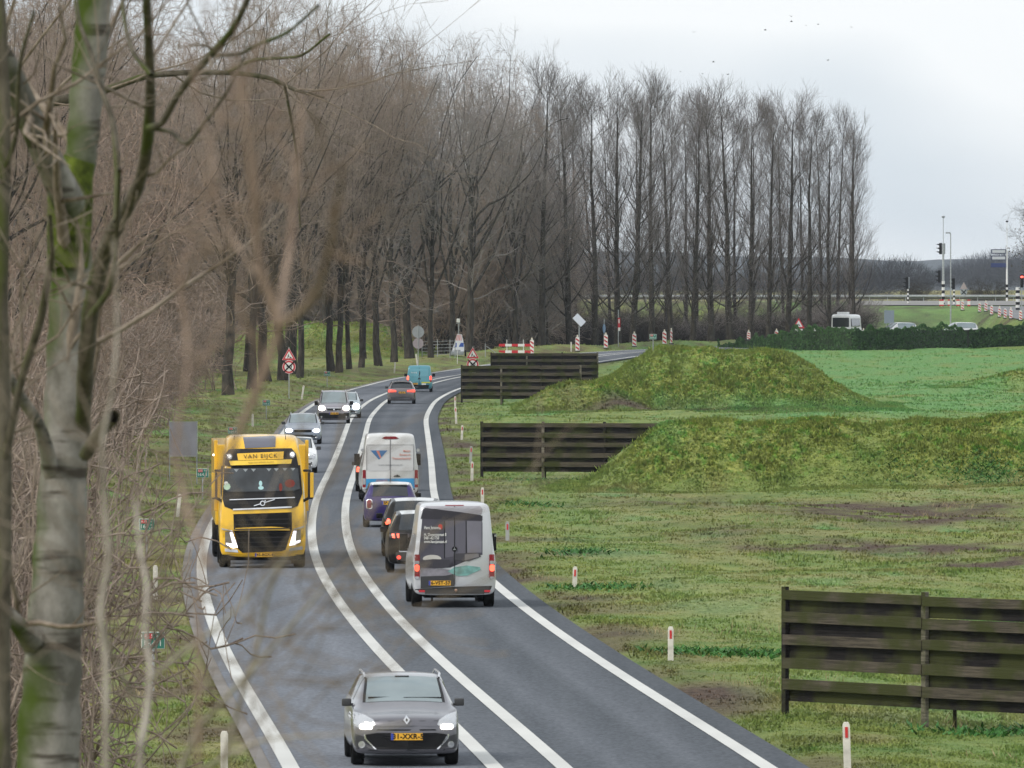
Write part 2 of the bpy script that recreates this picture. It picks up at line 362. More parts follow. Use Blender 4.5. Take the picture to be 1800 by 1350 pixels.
for _ in range(260):
    y = _r.uniform(165, 640); s_ = _r.choice((-1, 1, 1)); x = float(np.interp(y, RC[:, 1], RC[:, 0]))+(s_*_r.uniform(5.2, 11) if s_ < 0 else _r.uniform(5.0, 34)); _s.append((x, y, .35, 1.2, _r.uniform(.2, 1)))
tufts('dead_stalks', 'thin dry stalks scattered over the verges', mat('dry straw', (.34, .28, .16), .9, spec=.1, var=.3), _s, 46, .26, .007, 1)
_w = [(*g0(a, b_)[:2], c, d_, q) for a, b_, c, d_, q in ((1050, 1035, .6, 1.2, 2), (1240, 1148, .9, .8, 2.4), (1310, 1150, .7, .8, 2), (1020, 975, .5, 1.5, 1.6), (930, 885, .6, 2, 1.4), (1790, 1275, .8, .8, 3), (1480, 1225, .5, .6, 1.2), (980, 843, 1.2, 2, 1.2), (640, 688, 1, 2, .5))]
_w += [(17.5+_r.uniform(-4, 12), _r.uniform(393, 400), .8, 1.2, 1.2) for _ in range(12)]+[(_r.uniform(8, 22), _r.uniform(612, 630), .9, 2, .8) for _ in range(8)]
tufts('leafy_weeds', 'patches of dark green broad leaved weeds in the grass', mat('weed leaves', (.045, .150, .028), .6, spec=.3, var=.5), _w, 130, .16, .035, 2, 1.2)

# ------------------------------------------------------------------ road
def asphalt():
    m = bpy.data.materials.new('asphalt'); m.use_nodes = True; t = m.node_tree; b = t.nodes['Principled BSDF']; l = t.links.new
    geo = t.nodes.new('ShaderNodeNewGeometry')
    def noi(sc, sy=1., det=4):
        q = t.nodes.new('ShaderNodeMapping'); q.inputs['Scale'].default_value = (1, sy, 1); n = t.nodes.new('ShaderNodeTexNoise')
        n.inputs['Scale'].default_value = sc; n.inputs['Detail'].default_value = det; l(geo.outputs['Position'], q.inputs[0]); l(q.outputs[0], n.inputs['Vector']); return n.outputs['Fac']
    def ramp(f, a, b_, ca, cb):
        r = t.nodes.new('ShaderNodeValToRGB'); e = r.color_ramp.elements; e[0].position = a; e[1].position = b_; e[0].color = (*ca, 1); e[1].color = (*cb, 1); l(f, r.inputs[0]); return r.outputs[0]
    at = t.nodes.new('ShaderNodeAttribute'); at.attribute_name = 'wear_sheen'
    base = ramp(noi(.9, .012), .35, .65, (.070, .079, .090), (.100, .110, .123))
    mx_ = t.nodes.new('ShaderNodeMixRGB'); l(at.outputs['Fac'], mx_.inputs[0]); l(base, mx_.inputs[1]); mx_.inputs[2].default_value = (.175, .188, .212, 1)
    sp = t.nodes.new('ShaderNodeMixRGB'); sp.blend_type = 'MULTIPLY'; sp.inputs[0].default_value = 1; l(mx_.outputs[0], sp.inputs[1]); l(ramp(noi(14, .3, 5), .3, .7, (.78, .78, .78), (1.2, 1.2, 1.2)), sp.inputs[2])
    l(sp.outputs[0], b.inputs['Base Color']); l(ramp(noi(.8, .02), .35, .65, (.50,)*3, (.68,)*3), b.inputs['Roughness']); b.inputs['Specular IOR Level'].default_value = .12
    bp = t.nodes.new('ShaderNodeBump'); bp.inputs['Strength'].default_value = .25; bp.inputs['Distance'].default_value = .01; l(noi(90), bp.inputs['Height']); l(bp.outputs[0], b.inputs['Normal'])
    df = t.nodes.new('ShaderNodeBsdfDiffuse'); l(sp.outputs[0], df.inputs[0]); l(bp.outputs[0], df.inputs['Normal']); ms = t.nodes.new('ShaderNodeMixShader'); ms.inputs[0].default_value = .22; l(df.outputs[0], ms.inputs[1]); l(b.outputs[0], ms.inputs[2]); l(ms.outputs[0], t.nodes['Material Output'].inputs[0])
    return m
M_asph = asphalt()
M_line = mat('road marking paint', (.56, .56, .53), .6, var=.10, vscale=.2)
M_verge = mat('concrete verge strip', (.17, .155, .14), .85, var=.25, vscale=.3)
def strip(name, cols, z0, m, i0=0, i1=None, wobble=0., attr=None, **k):
    """a ribbon along the road at the given offsets from its centre"""
    c = RC[i0:i1]; n = RN[i0:i1]; q = len(cols); V = []
    for j, o in enumerate(cols):
        oo = o+(wobble*fbm(c[:, 1]*.35+9*j, c[:, 1]*.02, 3) if wobble and j in (0, q-1) else 0)
        x = c[:, 0]+n[:, 0]*oo; y = c[:, 1]+n[:, 1]*oo; V.append(np.c_[x, y, prof(c[:, 1])+z0])
    V = np.stack(V, 1).reshape(-1, 3); N = len(c); i = (np.arange(N-1)[:, None]*q+np.arange(q-1)[None]).ravel()
    me = mesh_np(name, V, np.c_[i, i+1, i+1+q, i+q], True)
    if attr is not None:
        a = me.attributes.new('wear_sheen', 'FLOAT', 'POINT'); wv = np.tile(np.array(attr, np.float32), N); a.data.foreach_set('value', wv)
    return link_mesh(name, me, m, kind='structure', **k)
offs = [-4.02, -3.9, -3.75, -3.1, -2.7, -2.3, -1.9, -1.4, -1.0, -.6, 0, .6, 1.0, 1.4, 1.9, 2.3, 2.7, 3.1, 3.75, 4.0, 4.38]
wear_sheen = [.9, .9, .8, .85, 1., .7, .7, 1., .8, .5, .35, .2, .25, .5, .2, .1, .45, .25, .1, .05, .05]  # wheel track wear, plus wet sky sheen painted into the left lane
strip('road', offs, .03, M_asph, attr=wear_sheen, label='two lane asphalt road curving away')
strip('concrete_verge_strip', [-4.24, -4.0], .02, M_verge, label='broken concrete strip along the left road edge')
for a, b_ in ((-3.86, -3.59), (-.67, -.41), (.41, .67), (3.59, 3.86)):
    strip('road_marking', [a, b_], .042, M_line, label='solid white line painted on the road')

# ------------------------------------------------------------------ the road on the dike
M_conc = mat('pale crossing pavement', (.21, .205, .195), .8, var=.12, vscale=.3)
def slab(name, X0, X1, Y0, Y1, m, dz, label, sx=2., sy=1.5):
    xs = np.arange(X0, X1+.01, sx); ys = np.arange(Y0, Y1+.01, sy); X, Y = np.meshgrid(xs, ys); z = terrain(X.ravel(), Y.ravel(), False)+dz
    nx = len(xs); i = (np.arange(len(ys)-1)[:, None]*nx+np.arange(nx-1)[None]).ravel()
    link_mesh(name, mesh_np(name, np.c_[X.ravel(), Y.ravel(), z], np.c_[i, i+1, i+1+nx, i+nx], True), m, kind='structure', label=label)
slab('pavement', 36, 120, 1083, 1134, M_conc, .09, 'pale pavement of the crossing on the dike')
slab('road', -120, 34, 1098, 1104, M_conc, .10, 'pale road strip along the top of the dike')
slab('road', 49.4, 62, 1000, 1079, mat('ramp asphalt', (.16, .16, .165), .7, var=.15, vscale=.4), .10, 'asphalt ramp running down from the crossing', 1.4, 2)

# ------------------------------------------------------------------ trees
def norm(v): return v/np.maximum(np.linalg.norm(v, axis=-1, keepdims=True), 1e-9)
def grow_level(r, Ppts, Prad, m, t0, t1, ang, length, lvar, k, up, wander, rr, tip, taperlen=0., seg_len=None, t_pow=1.):
    """children of every parent polyline; returns points (n,k+1,3) and radii"""
    n, q, _ = Ppts.shape
    t = t0+(t1-t0)*r.random((n, m))**t_pow; x = t*(q-1); i = np.minimum(x.astype(int), q-2); f = (x-i)[..., None]
    a = np.take_along_axis(Ppts, i[..., None], 1); b = np.take_along_axis(Ppts, (i+1)[..., None], 1); start = a*(1-f)+b*f; d = norm(b-a)
    ra = np.take_along_axis(Prad, i, 1)*(1-f[..., 0])+np.take_along_axis(Prad, i+1, 1)*f[..., 0]
    L_ = length*(1-taperlen*t)*r.uniform(1-lvar, 1+lvar, (n, m))
    start = start.reshape(-1, 3); d = d.reshape(-1, 3); L_ = L_.reshape(-1); ra = ra.reshape(-1); N = len(start)
    rv = norm(r.standard_normal((N, 3))); pp = norm(rv-d*np.sum(rv*d, -1, keepdims=True)); a_ = np.radians(r.normal(ang, ang*.22, N))[:, None]
    v = norm(d*np.cos(a_)+pp*np.sin(a_)); pts = [start]; p = start
    for s in range(k):
        v = norm(v+r.normal(0, wander, (N, 3))+np.array([0, 0, up])); p = p+v*(L_/k)[:, None]; pts.append(p)
    r0 = np.minimum(ra*rr, ra*.95); rad = r0[:, None]*np.linspace(1, 0, k+1)[None]**.8; rad = np.maximum(rad, tip)
    return np.stack(pts, 1), rad
def tubes(Pt, R, n=3):
    """tube surfaces round polylines (m,k,3)"""
    m, k, _ = Pt.shape; d = np.gradient(Pt, axis=1); d = norm(d); ref = np.where(np.abs(d[..., 2:3]) < .9, np.array([0, 0, 1.]), np.array([1., 0, 0]))
    u = norm(np.cross(d, ref)); w_ = np.cross(d, u); t = np.arange(n)*2*np.pi/n
    V = Pt[:, :, None]+(u[:, :, None]*np.cos(t)[:, None]+w_[:, :, None]*np.sin(t)[:, None])*R[:, :, None, None]
    V = V.reshape(-1, 3); b = (np.arange(m)[:, None, None]*k+np.arange(k-1)[None, :, None])*n; j = np.arange(n)[None, None]; j2 = (j+1) % n
    F = np.stack([b+j, b+j2, b+n+j2, b+n+j], -1).reshape(-1, 4); return V, F
def join(parts):
    V, F, o = [], [], 0
    for v, f in parts: V.append(v); F.append(f+o); o += len(v)
    return np.concatenate(V), np.concatenate(F)
def bark(name, c1, c2, moss=None, scale=(3, 3, 1.2), bands=False):
    m = bpy.data.materials.new(name); m.use_nodes = True; t = m.node_tree; b = t.nodes['Principled BSDF']; l = t.links.new
    b.inputs['Roughness'].default_value = .9; b.inputs['Specular IOR Level'].default_value = .12
    tcn = t.nodes.new('ShaderNodeTexCoord'); mpn = t.nodes.new('ShaderNodeMapping'); mpn.inputs['Scale'].default_value = scale; l(tcn.outputs['Object'], mpn.inputs[0])
    n = t.nodes.new('ShaderNodeTexNoise'); n.inputs['Scale'].default_value = 2.4; n.inputs['Detail'].default_value = 7; n.inputs['Roughness'].default_value = .7; l(mpn.outputs[0], n.inputs['Vector'])
    r = t.nodes.new('ShaderNodeValToRGB'); e = r.color_ramp.elements; e[0].position = .38; e[1].position = .62; e[0].color = (*c2, 1); e[1].color = (*c1, 1); l(n.outputs['Fac'], r.inputs[0]); o = r.outputs[0]
    if bands:
        mp2 = t.nodes.new('ShaderNodeMapping'); mp2.inputs['Scale'].default_value = (1.2, 1.2, 9); l(tcn.outputs['Object'], mp2.inputs[0])
        n3 = t.nodes.new('ShaderNodeTexNoise'); n3.inputs['Scale'].default_value = 1.5; n3.inputs['Detail'].default_value = 5; l(mp2.outputs[0], n3.inputs['Vector'])
        r3 = t.nodes.new('ShaderNodeValToRGB'); e = r3.color_ramp.elements; e[0].position = .56; e[1].position = .64; e[0].color = (0, 0, 0, 1); e[1].color = (.9, .9, .9, 1); l(n3.outputs['Fac'], r3.inputs[0])
        x = t.nodes.new('ShaderNodeMixRGB'); l(r3.outputs[0], x.inputs[0]); l(o, x.inputs[1]); x.inputs[2].default_value = (.055, .045, .035, 1); o = x.outputs[0]
    if moss:
        n2 = t.nodes.new('ShaderNodeTexNoise'); n2.inputs['Scale'].default_value = 1.1; n2.inputs['Detail'].default_value = 5; l(tcn.outputs['Object'], n2.inputs['Vector'])
        g = t.nodes.new('ShaderNodeNewGeometry'); sx = t.nodes.new('ShaderNodeSeparateXYZ'); l(g.outputs['Normal'], sx.inputs[0])
        ma = t.nodes.new('ShaderNodeMath'); ma.operation = 'MULTIPLY_ADD'; ma.inputs[1].default_value = -.10; l(sx.outputs[0], ma.inputs[0]); l(n2.outputs['Fac'], ma.inputs[2])
        r2 = t.nodes.new('ShaderNodeValToRGB'); e = r2.color_ramp.elements; e[0].position = .49; e[1].position = .64; e[0].color = (0, 0, 0, 1); e[1].color = (1, 1, 1, 1); l(ma.outputs[0], r2.inputs[0])
        x = t.nodes.new('ShaderNodeMixRGB'); l(r2.outputs[0], x.inputs[0]); l(o, x.inputs[1]); x.inputs[2].default_value = (*moss, 1); o = x.outputs[0]
    l(o, b.inputs['Base Color'])
    bp = t.nodes.new('ShaderNodeBump'); bp.inputs['Strength'].default_value = .6; bp.inputs['Distance'].default_value = .03; l(n.outputs['Fac'], bp.inputs['Height']); l(bp.outputs[0], b.inputs['Normal'])
    return m
B_pop = bark('poplar bark', (.115, .105, .092), (.040, .036, .033), scale=(2, 2, .8))
B_dark = bark('dark wet bark', (.075, .067, .055), (.026, .023, .020), scale=(2, 2, .8))
B_twg = bark('grey twigs', (.33, .30, .285), (.16, .14, .13))
B_ptw = bark('poplar twigs', (.235, .21, .20), (.10, .088, .082))
B_twb = bark('brown twigs', (.40, .325, .275), (.18, .135, .108))
B_twr = bark('russet twigs', (.42, .32, .255), (.20, .140, .106))
def make_proto(kind, seed):
    """one bare tree: returns (trunk mesh, crown mesh, height)"""
    r = np.random.default_rng(seed)
    if kind == 'poplar':
        H = 26.; z = np.linspace(0, H, 14); tr = np.c_[np.cumsum(r.normal(0, .05, 14)), np.cumsum(r.normal(0, .05, 14)), z]; rad = .31*(1-z/H)**.85+.02; rad[0] *= 1.25
        tr, rad = tr[None], rad[None]
        l1, r1 = grow_level(r, tr, rad, 40, .13, .98, 42, 8.0, .3, 7, .15, .08, .30, .014, .60)
        l1b, r1b = grow_level(r, tr, rad, 44, .07, .6, 62, 3.0, .5, 5, .02, .16, .10, .010, .2)
        l2, r2 = grow_level(r, l1, r1, 9, .15, .98, 38, 2.7, .4, 5, .13, .09, .5, .010, .5)
        l3, r3 = grow_level(r, l2, r2, 5, .15, 1, 30, 1.45, .4, 3, .12, .09, .6, .0075, .3)
        l3b, r3b = grow_level(r, l1b, r1b, 5, .2, 1, 38, 1.1, .4, 3, .04, .14, .6, .008, .3)
        T = [tubes(tr, rad, 8), tubes(l1, r1, 4)]; C = [tubes(l2, r2), tubes(l3, r3), tubes(l1b, r1b), tubes(l3b, r3b)]
    elif kind == 'spread':
        H = 25.; hh = 13.; z = np.linspace(0, hh, 9); tr = np.c_[np.cumsum(r.normal(0, .12, 9)), np.cumsum(r.normal(0, .12, 9)), z]; rad = .34*(1-z/hh*.55); rad[0] *= 1.3
        tr, rad = tr[None], rad[None]
        l1, r1 = grow_level(r, tr, rad, 18, .30, 1., 40, 11.5, .28, 10, .065, .15, .55, .028, .15, t_pow=.8)
        l1b, r1b = grow_level(r, tr, rad, 22, .22, .95, 66, 4.8, .45, 6, -.01, .2, .18, .013, .1)
        l2, r2 = grow_level(r, l1, r1, 9, .15, .98, 42, 4.4, .4, 6, .05, .18, .5, .012, .4)
        l3, r3 = grow_level(r, np.concatenate([l2]), r2, 6, .15, 1, 42, 2.0, .4, 4, .03, .2, .55, .009, .3)
        l4, r4 = grow_level(r, l3, r3, 4, .15, 1, 40, 1.0, .4, 3, .02, .22, .7, .0072, .2)
        l3b, r3b = grow_level(r, l1b, r1b, 9, .15, 1, 45, 1.7, .4, 4, .0, .22, .6, .0078, .3)
        T = [tubes(tr, rad, 8), tubes(l1, r1, 4)]; C = [tubes(l2, r2), tubes(l3, r3), tubes(l4, r4), tubes(l1b, r1b), tubes(l3b, r3b)]
    elif kind == 'willow':
        H = 13.; n0 = 7; base = np.zeros((n0, 3)); base[:, :2] = r.normal(0, .35, (n0, 2)); v = norm(np.c_[r.normal(0, .30, (n0, 2)), np.ones(n0)])
        pts = [base]; p = base
        for s in range(8): v = norm(v+r.normal(0, .10, (n0, 3))); p = p+v*1.15; pts.append(p)
        tr = np.stack(pts, 1); rad = np.tile(.13*(1-np.linspace(0, 1, 9)*.75), (n0, 1))
        l1, r1 = grow_level(r, tr, rad, 14, .08, 1., 48, 4.4, .4, 7, .06, .2, .45, .014, .3)
        l2, r2 = grow_level(r, l1, r1, 9, .12, 1, 42, 2.3, .45, 5, .04, .22, .5, .0095, .3)
        l3, r3 = grow_level(r, l2, r2, 5, .12, 1, 42, 1.3, .45, 4, .03, .24, .6, .008, .2)
        T = [tubes(tr, rad, 6)]; C = [tubes(l1, r1, 4), tubes(l2, r2), tubes(l3, r3)]
    else:   # thicket shrub
        H = 4.5; n0 = 26; base = np.zeros((n0, 3)); base[:, :2] = r.normal(0, .9, (n0, 2)); v = norm(np.c_[r.normal(0, .30, (n0, 2)), np.ones(n0)])
        pts = [base]; p = base
        for s in range(5): v = norm(v+r.normal(0, .14, (n0, 3))); p = p+v*.62; pts.append(p)
        tr = np.stack(pts, 1); rad = np.tile(.035*(1-np.linspace(0, 1, 6)*.7), (n0, 1))
        l1, r1 = grow_level(r, tr, rad, 9, .05, 1., 46, 1.7, .5, 5, .03, .28, .6, .009, .2)
        l2, r2 = grow_level(r, l1, r1, 6, .1, 1, 48, .95, .5, 4, .02, .3, .6, .0075, .2)
        T = [tubes(tr, rad, 4)]; C = [tubes(l1, r1), tubes(l2, r2)]
    tv, tf = join(T); cv, cf = join(C)
    H = float(np.percentile(cv[:, 2], 99.7))
    return mesh_np('trunk', tv, tf, True), mesh_np('crown', cv, cf, False), H
PROTO = {}
for kd, num in (('poplar', 4), ('spread', 4), ('willow', 3), ('thicket', 3)):
    PROTO[kd] = [make_proto(kd, 100+17*i+len(kd)) for i in range(num)]
def col_mesh(me, m):
    c = me.copy(); c.materials.clear(); c.materials.append(m); return c
TM = {}
rt = random.Random(5)
def tree(kind, i, loc, H, rz, name, label, cat, group, bk, tw, wide=1.):
    tm, cm, h0 = PROTO[kind][i % len(PROTO[kind])]
    for me, m in ((tm, bk), (cm, tw)):
        if (me.name, m.name) not in TM: TM[(me.name, m.name)] = col_mesh(me, m)
    root = empty(name, loc, rz, label=label, cat=cat, group=group); s = H/h0; root.scale = (s*wide, s*wide, s); root.rotation_euler.x = rt.gauss(0, .018); root.rotation_euler.y = rt.gauss(0, .018)
    a = bpy.data.objects.new('trunk', TM[(tm.name, bk.name)]); COL.objects.link(a); a.parent = root
    b = bpy.data.objects.new('crown', TM[(cm.name, tw.name)]); COL.objects.link(b); b.parent = root
    return root
def ordinal(n):
    return ['first', 'second', 'third', 'fourth', 'fifth', 'sixth', 'seventh', 'eighth', 'ninth', 'tenth', 'eleventh', 'twelfth', 'thirteenth', 'fourteenth', 'fifteenth', 'sixteenth',
            'seventeenth', 'eighteenth', 'nineteenth', 'twentieth'][n-1]
# the tall row on the right: trunk pixel at its foot, crown top pixel, distance
row = [(952, 100, 925), (1005, 128, 935), (1046, 130, 942), (1085, 122, 950), (1113, 135, 955), (1145, 118, 962), (1181, 150, 966), (1218, 165, 972), (1251, 135, 978), (1284, 150, 984), (1318, 165, 990), (1349, 175, 994), (1386, 150, 998), (1421, 178, 1002), (1456, 215, 1006), (1500, 228, 1012)]
for k, (px, top, d) in enumerate(row):
    X = (px-900)*d/FPX; z = tz(X, d); H = CAMH-(top-515)*d/FPX-z
    bare = 'slender bare poplar at the open end of the tall row' if k == len(row)-1 else '%s bare dark poplar from the open end of the tall row' % ordinal(len(row)-k)
    tree('poplar', k*7+k//4, (X, d, z-.1), H*1.0, rt.uniform(0, 6.3), 'poplar_tree', bare, 'tree', 'tall poplar row beyond the road', B_dark, B_ptw, rt.uniform(1.0, 1.22) if k < 15 else .95)
# second line of poplars standing on the foot of the dike
for k in range(20):
    px = 930+k*30+rt.uniform(-9, 9); d = 1046+rt.uniform(-8, 4); X = (px-900)*d/FPX; top = 150+.00028*(px-1150)**2+rt.uniform(-12, 18); z = tz(X, d)
    tree('poplar', k*5+2, (X, d, z-.1), CAMH-(top-515)*d/FPX-z, rt.uniform(0, 6.3), 'poplar_tree', '%s thin poplar from the left in the rear line behind the tall row' % ordinal(k+1), 'tree', 'second line of poplars under the dike', B_dark, B_ptw, rt.uniform(.6, .8))
# roadside trees on the left bank, foot pixel known
left = [(404, 691, -30, 1.25), (431, 650, -10, .8), (444, 681, -10, 1.1), (462, 668, -15, 1.25), (495, 666, 0, 1.2), (513, 655, 10, .9), (528, 661, 20, .9), (576, 651, 25, 1.0), (598, 652, 30, .9), (616, 646, 35, .75), (636, 643, 45, .8), (659, 640, 45, 1.0), (691, 634, 60, 1.0), (724, 627, 65, 1.3), (757, 626, 70, .8)]
for k, (px, py, top, fat) in enumerate(left):
    p = gp(px, py+3); H = min(31, CAMH-(top-515)*p.y/FPX-p.z)
    tree('spread', k*3+1, (p.x, p.y, p.z-.1), H, rt.uniform(0, 6.3), 'roadside_tree', '%s bare roadside tree along the left bank, counted from the thicket' % ordinal(k+1), 'tree', 'bare trees lining the left bank', B_dark, B_twg if k > 11 else B_twb, .72*fat)
# spreading crowns at the bend
for k, (px, d, top) in enumerate([(640, 905, 40), (700, 930, 62), (790, 915, 66), (822, 888, 52), (868, 940, 92), (905, 925, 88), (740, 985, 60), (570, 960, 30), (840, 1010, 85), (930, 980, 120), (500, 900, 0), (660, 1010, 60)]):
    X = (px-900)*d/FPX; z = tz(X, d)
    lab = ('dark old tree with a forked trunk behind the small arrow trailer' if k == 3 else 'broad bare tree in the wood behind the road bend')
    tree('spread', k*5+2, (X, d, z-.1), CAMH-(top-515)*d/FPX-z, rt.uniform(0, 6.3), 'bare_tree', lab, 'tree', None if k == 3 else 'broad bare trees behind the bend', B_dark, B_twg if k % 2 else B_twb, .8 if k == 3 else .62)
# forest behind the left thicket
n_f = 0
while n_f < 46:
    Y = 300+620*rt.random()**.8; edge = -15.6-(Y-308)*.0155 if Y < 690 else -19.6-(Y-690)*.02; X = edge-1.5-rt.random()*rt.random()*max(6, .0575*Y+edge+12)
    if X < -.058*Y-3: continue
    n_f += 1; k = n_f; z = tz(X, Y); big = rt.random() < .62
    if big: tree('spread', k, (X, Y, z-.1), rt.uniform(21, 28)*(.82 if Y < 450 else 1), rt.uniform(0, 6.3), 'forest_tree', 'tall bare tree inside the brown wood on the left', 'tree', 'trees of the brown wood', B_dark, B_twb, .8)
    else: tree('willow', k, (X, Y, z-.1), rt.uniform(12, 19), rt.uniform(0, 6.3), 'willow_tree', 'many stemmed russet willow in the brown wood', 'tree', 'russet willows of the brown wood', B_pop, B_twr, .9)
for k in range(40):
    px = 395+k*14+rt.uniform(-12, 12); d = rt.uniform(925, 1035); X = (px-900)*d/FPX
    if px < 720 and d < 1000: d = rt.uniform(1005, 1040); X = (px-900)*d/FPX
    tree('willow', k, (X, d, tz(X, d)-.05), rt.uniform(11, 19), rt.uniform(0, 6.3), 'scrub_tree', 'grey many stemmed scrub tree in the wood behind the bend', 'tree', 'scrub trees behind the bend', B_dark, B_twb if k % 3 else B_twg, .85)
for k, (px, d, h) in enumerate(((-120, 100, 6.8), (-15, 140, 6.6), (-60, 118, 6.6))):
    X = (px-900)*d/FPX; tree('thicket', k, (X, d, tz(X, d)-.05), h, rt.uniform(0, 6.3), 'thicket_shrub', '%s blurred twiggy shrub from the camera behind the mossy trunk' % ordinal((1, 3, 2)[k]), 'shrub', 'near shrubs behind the mossy trunk', B_twb, B_twb, .5)
# understory shrubs along the wood's edge and behind the bend
for k in range(44):
    Y = 292+410*(k/44)+rt.uniform(-5, 5); edge = -16.2-(Y-308)*.0150; X = edge+rt.uniform(-3.0, .6)
    tree('thicket', k, (X, Y, tz(X, Y)-.05), rt.uniform(3.2, 8.5), rt.uniform(0, 6.3), 'thicket_shrub', 'tangled russet shrub along the edge of the brown wood', 'shrub', 'tangled shrubs at the edge of the wood', B_twb, B_twr if k % 3 else B_twb, .8)
for k in range(58):
    px = 925+k*10.3+rt.uniform(-9, 9); d = rt.uniform(1030, 1050); X = (px-900)*d/FPX
    tree('thicket', k, (X, d, tz(X, d)-.05), rt.uniform(2.2, 4.5), rt.uniform(0, 6.3), 'undergrowth_shrub', 'thin grey shrub between the poplar trunks below the dike', 'shrub', 'shrubs between the poplar trunks', B_dark, B_dark if k % 3 else B_twg, 1.3)
for k in range(34):
    px = 380+k*16+rt.uniform(-9, 9); d = rt.uniform(1000, 1042); X = (px-900)*d/FPX
    tree('thicket', k, (X, d, tz(X, d)-.05), rt.uniform(4, 6.5), rt.uniform(0, 6.3), 'undergrowth_shrub', 'dark bare shrub in the undergrowth behind the trunks', 'shrub', 'undergrowth shrubs behind the trunks', B_dark, B_twg, 1.5)

# ------------------------------------------------------------------ vehicles
def text_mesh(s, size, align='CENTER', depth=.004, bold=0., xs=1., sp=1.08):
    cu = bpy.data.curves.new('lettering', 'FONT'); cu.body = s; cu.size = size; cu.align_x = align; cu.align_y = 'CENTER'; cu.extrude = depth; cu.offset = bold; cu.resolution_u = 3; cu.space_character = sp
    o = bpy.data.objects.new('lettering_tmp', cu); COL.objects.link(o); dg = bpy.context.evaluated_depsgraph_get(); me = bpy.data.meshes.new_from_object(o.evaluated_get(dg))
    bpy.data.objects.remove(o); bpy.data.curves.remove(cu); me.name = 'lettering'
    me.transform(Matrix.Diagonal((xs, 1, 1, 1))); me.materials.clear(); return me
def face_M(end):
    """text plane (x right, y up) -> standing upright and read from the -Y side (end=+1) or from the +Y side (end=-1)"""
    return Matrix.Rotation(math.radians(90), 4, 'X') if end > 0 else Matrix.Rotation(math.pi, 4, 'Z') @ Matrix.Rotation(math.radians(90), 4, 'X')
class Hull:
    """car body lofted from stations along its length; front at y=0, rear at y=L"""
    def __init__(s, st, L_, rows, sub=3):
        # station: (y, half width, z bottom, z belt, z top, half width of top)
        st = np.array(st, float); u = np.arange(len(st)); uu = np.linspace(0, len(st)-1, (len(st)-1)*sub+1); q = np.stack([hermite(u, st[:, k])(uu) for k in range(6)], 1)
        y, hw, zb, zs, zt, ht = q.T; h = zs-zb
        c = [(0*hw, zb), (hw*.84, zb), (hw*.955, zb+h*.06), (hw*.993, zb+h*.24), (hw*1.0, zb+h*.52), (hw*.985, zb+h*.82), (hw*.955, zs), (hw*.945+(ht-hw*.945)*.06, zs+(zt-zs)*.06),
             (hw*.945+(ht-hw*.945)*.90, zs+(zt-zs)*.88), (ht*.965, zs+(zt-zs)*.965), (ht*.86, zt), (ht*.45, zt+.018), (0*hw, zt+.022)]
        c = np.array([[a, b] for a, b in c]); nv = len(c); vv = np.linspace(0, nv-1, (nv-1)*sub+1); i = np.minimum(vv.astype(int), nv-2); f = (vv-i)[:, None]
        X = c[i, 0]*(1-f)+c[i+1, 0]*f; Z = c[i, 1]*(1-f)+c[i+1, 1]*f
        for _ in range(2):       # soften the section's corners
            X[1:-1] = .5*X[1:-1]+.25*(X[:-2]+X[2:]); Z[1:-1] = .5*Z[1:-1]+.25*(Z[:-2]+Z[2:])
        NV, NU = X.shape; bow = rows.get('bow', .10)
        Yg = np.tile(y, (NV, 1))
        tf = np.clip(1-y/.9, 0, 1)[None]; tr_ = np.clip(1-(L_-y)/.7, 0, 1)[None]; xr = (X/np.maximum(hw.max(), .1))**2
        Yg = Yg+bow*xr*tf-bow*.7*xr*tr_
        s.P = np.stack([X, Yg, Z], -1); s.NV, s.NU, s.sub, s.L = NV, NU, sub, L_
        full = np.concatenate([s.P, (s.P*np.array([-1, 1, 1]))[::-1][1:-1]], 0); s.full = full; M = full.shape[0]; s.M = M
        V = full.reshape(-1, 3); F, key = [], []
        for a in range(M):
            a2 = (a+1) % M; va = min(a, 2*(NV-1)-1-a) if a >= NV-1 else a
            for b in range(NU-1): F.append((a*NU+b, a*NU+b+1, a2*NU+b+1, a2*NU+b)); key.append((b, va, 1 if a < NV-1 else -1))
        s.V, s.F, s.key = V, F, key
        s.caps = [tuple(a*NU for a in range(M)), tuple(a*NU+NU-1 for a in reversed(range(M)))]
        s.bvh = BVHTree.FromPolygons([Vector(v) for v in V], F+s.caps)
    def region(s, u0, u1, v0, v1, side=0):
        k = s.sub; return {i for i, (b, v, sd) in enumerate(s.key) if u0*k <= b < u1*k and v0*k <= v < v1*k and (side == 0 or sd == side)}
    def part(s, name, faces, m, parent, off=0., caps=False, **k):
        fs = [s.F[i] for i in faces]+(s.caps if caps else []); used = sorted({i for f in fs for i in f}); mp_ = {a: b for b, a in enumerate(used)}
        me = bpy.data.meshes.new(name); me.from_pydata([tuple(s.V[i]) for i in used], [], [tuple(mp_[i] for i in f) for f in fs])
        bm = bmesh.new(); bm.from_mesh(me); bmesh.ops.recalc_face_normals(bm, faces=bm.faces)
        if len(bm.faces):
            f0 = max(bm.faces, key=lambda f: f.calc_center_median().z)
            if f0.normal.z < 0 and abs(f0.normal.z) > .05: bmesh.ops.reverse_faces(bm, faces=bm.faces)
        if off:
            bm.normal_update(); d_ = {v: v.normal.copy() for v in bm.verts}
            for v, n_ in d_.items(): v.co += n_*off
        bm.to_mesh(me); bm.free(); me.polygons.foreach_set('use_smooth', [True]*len(me.polygons)); return link_mesh(name, me, m, parent, **k)
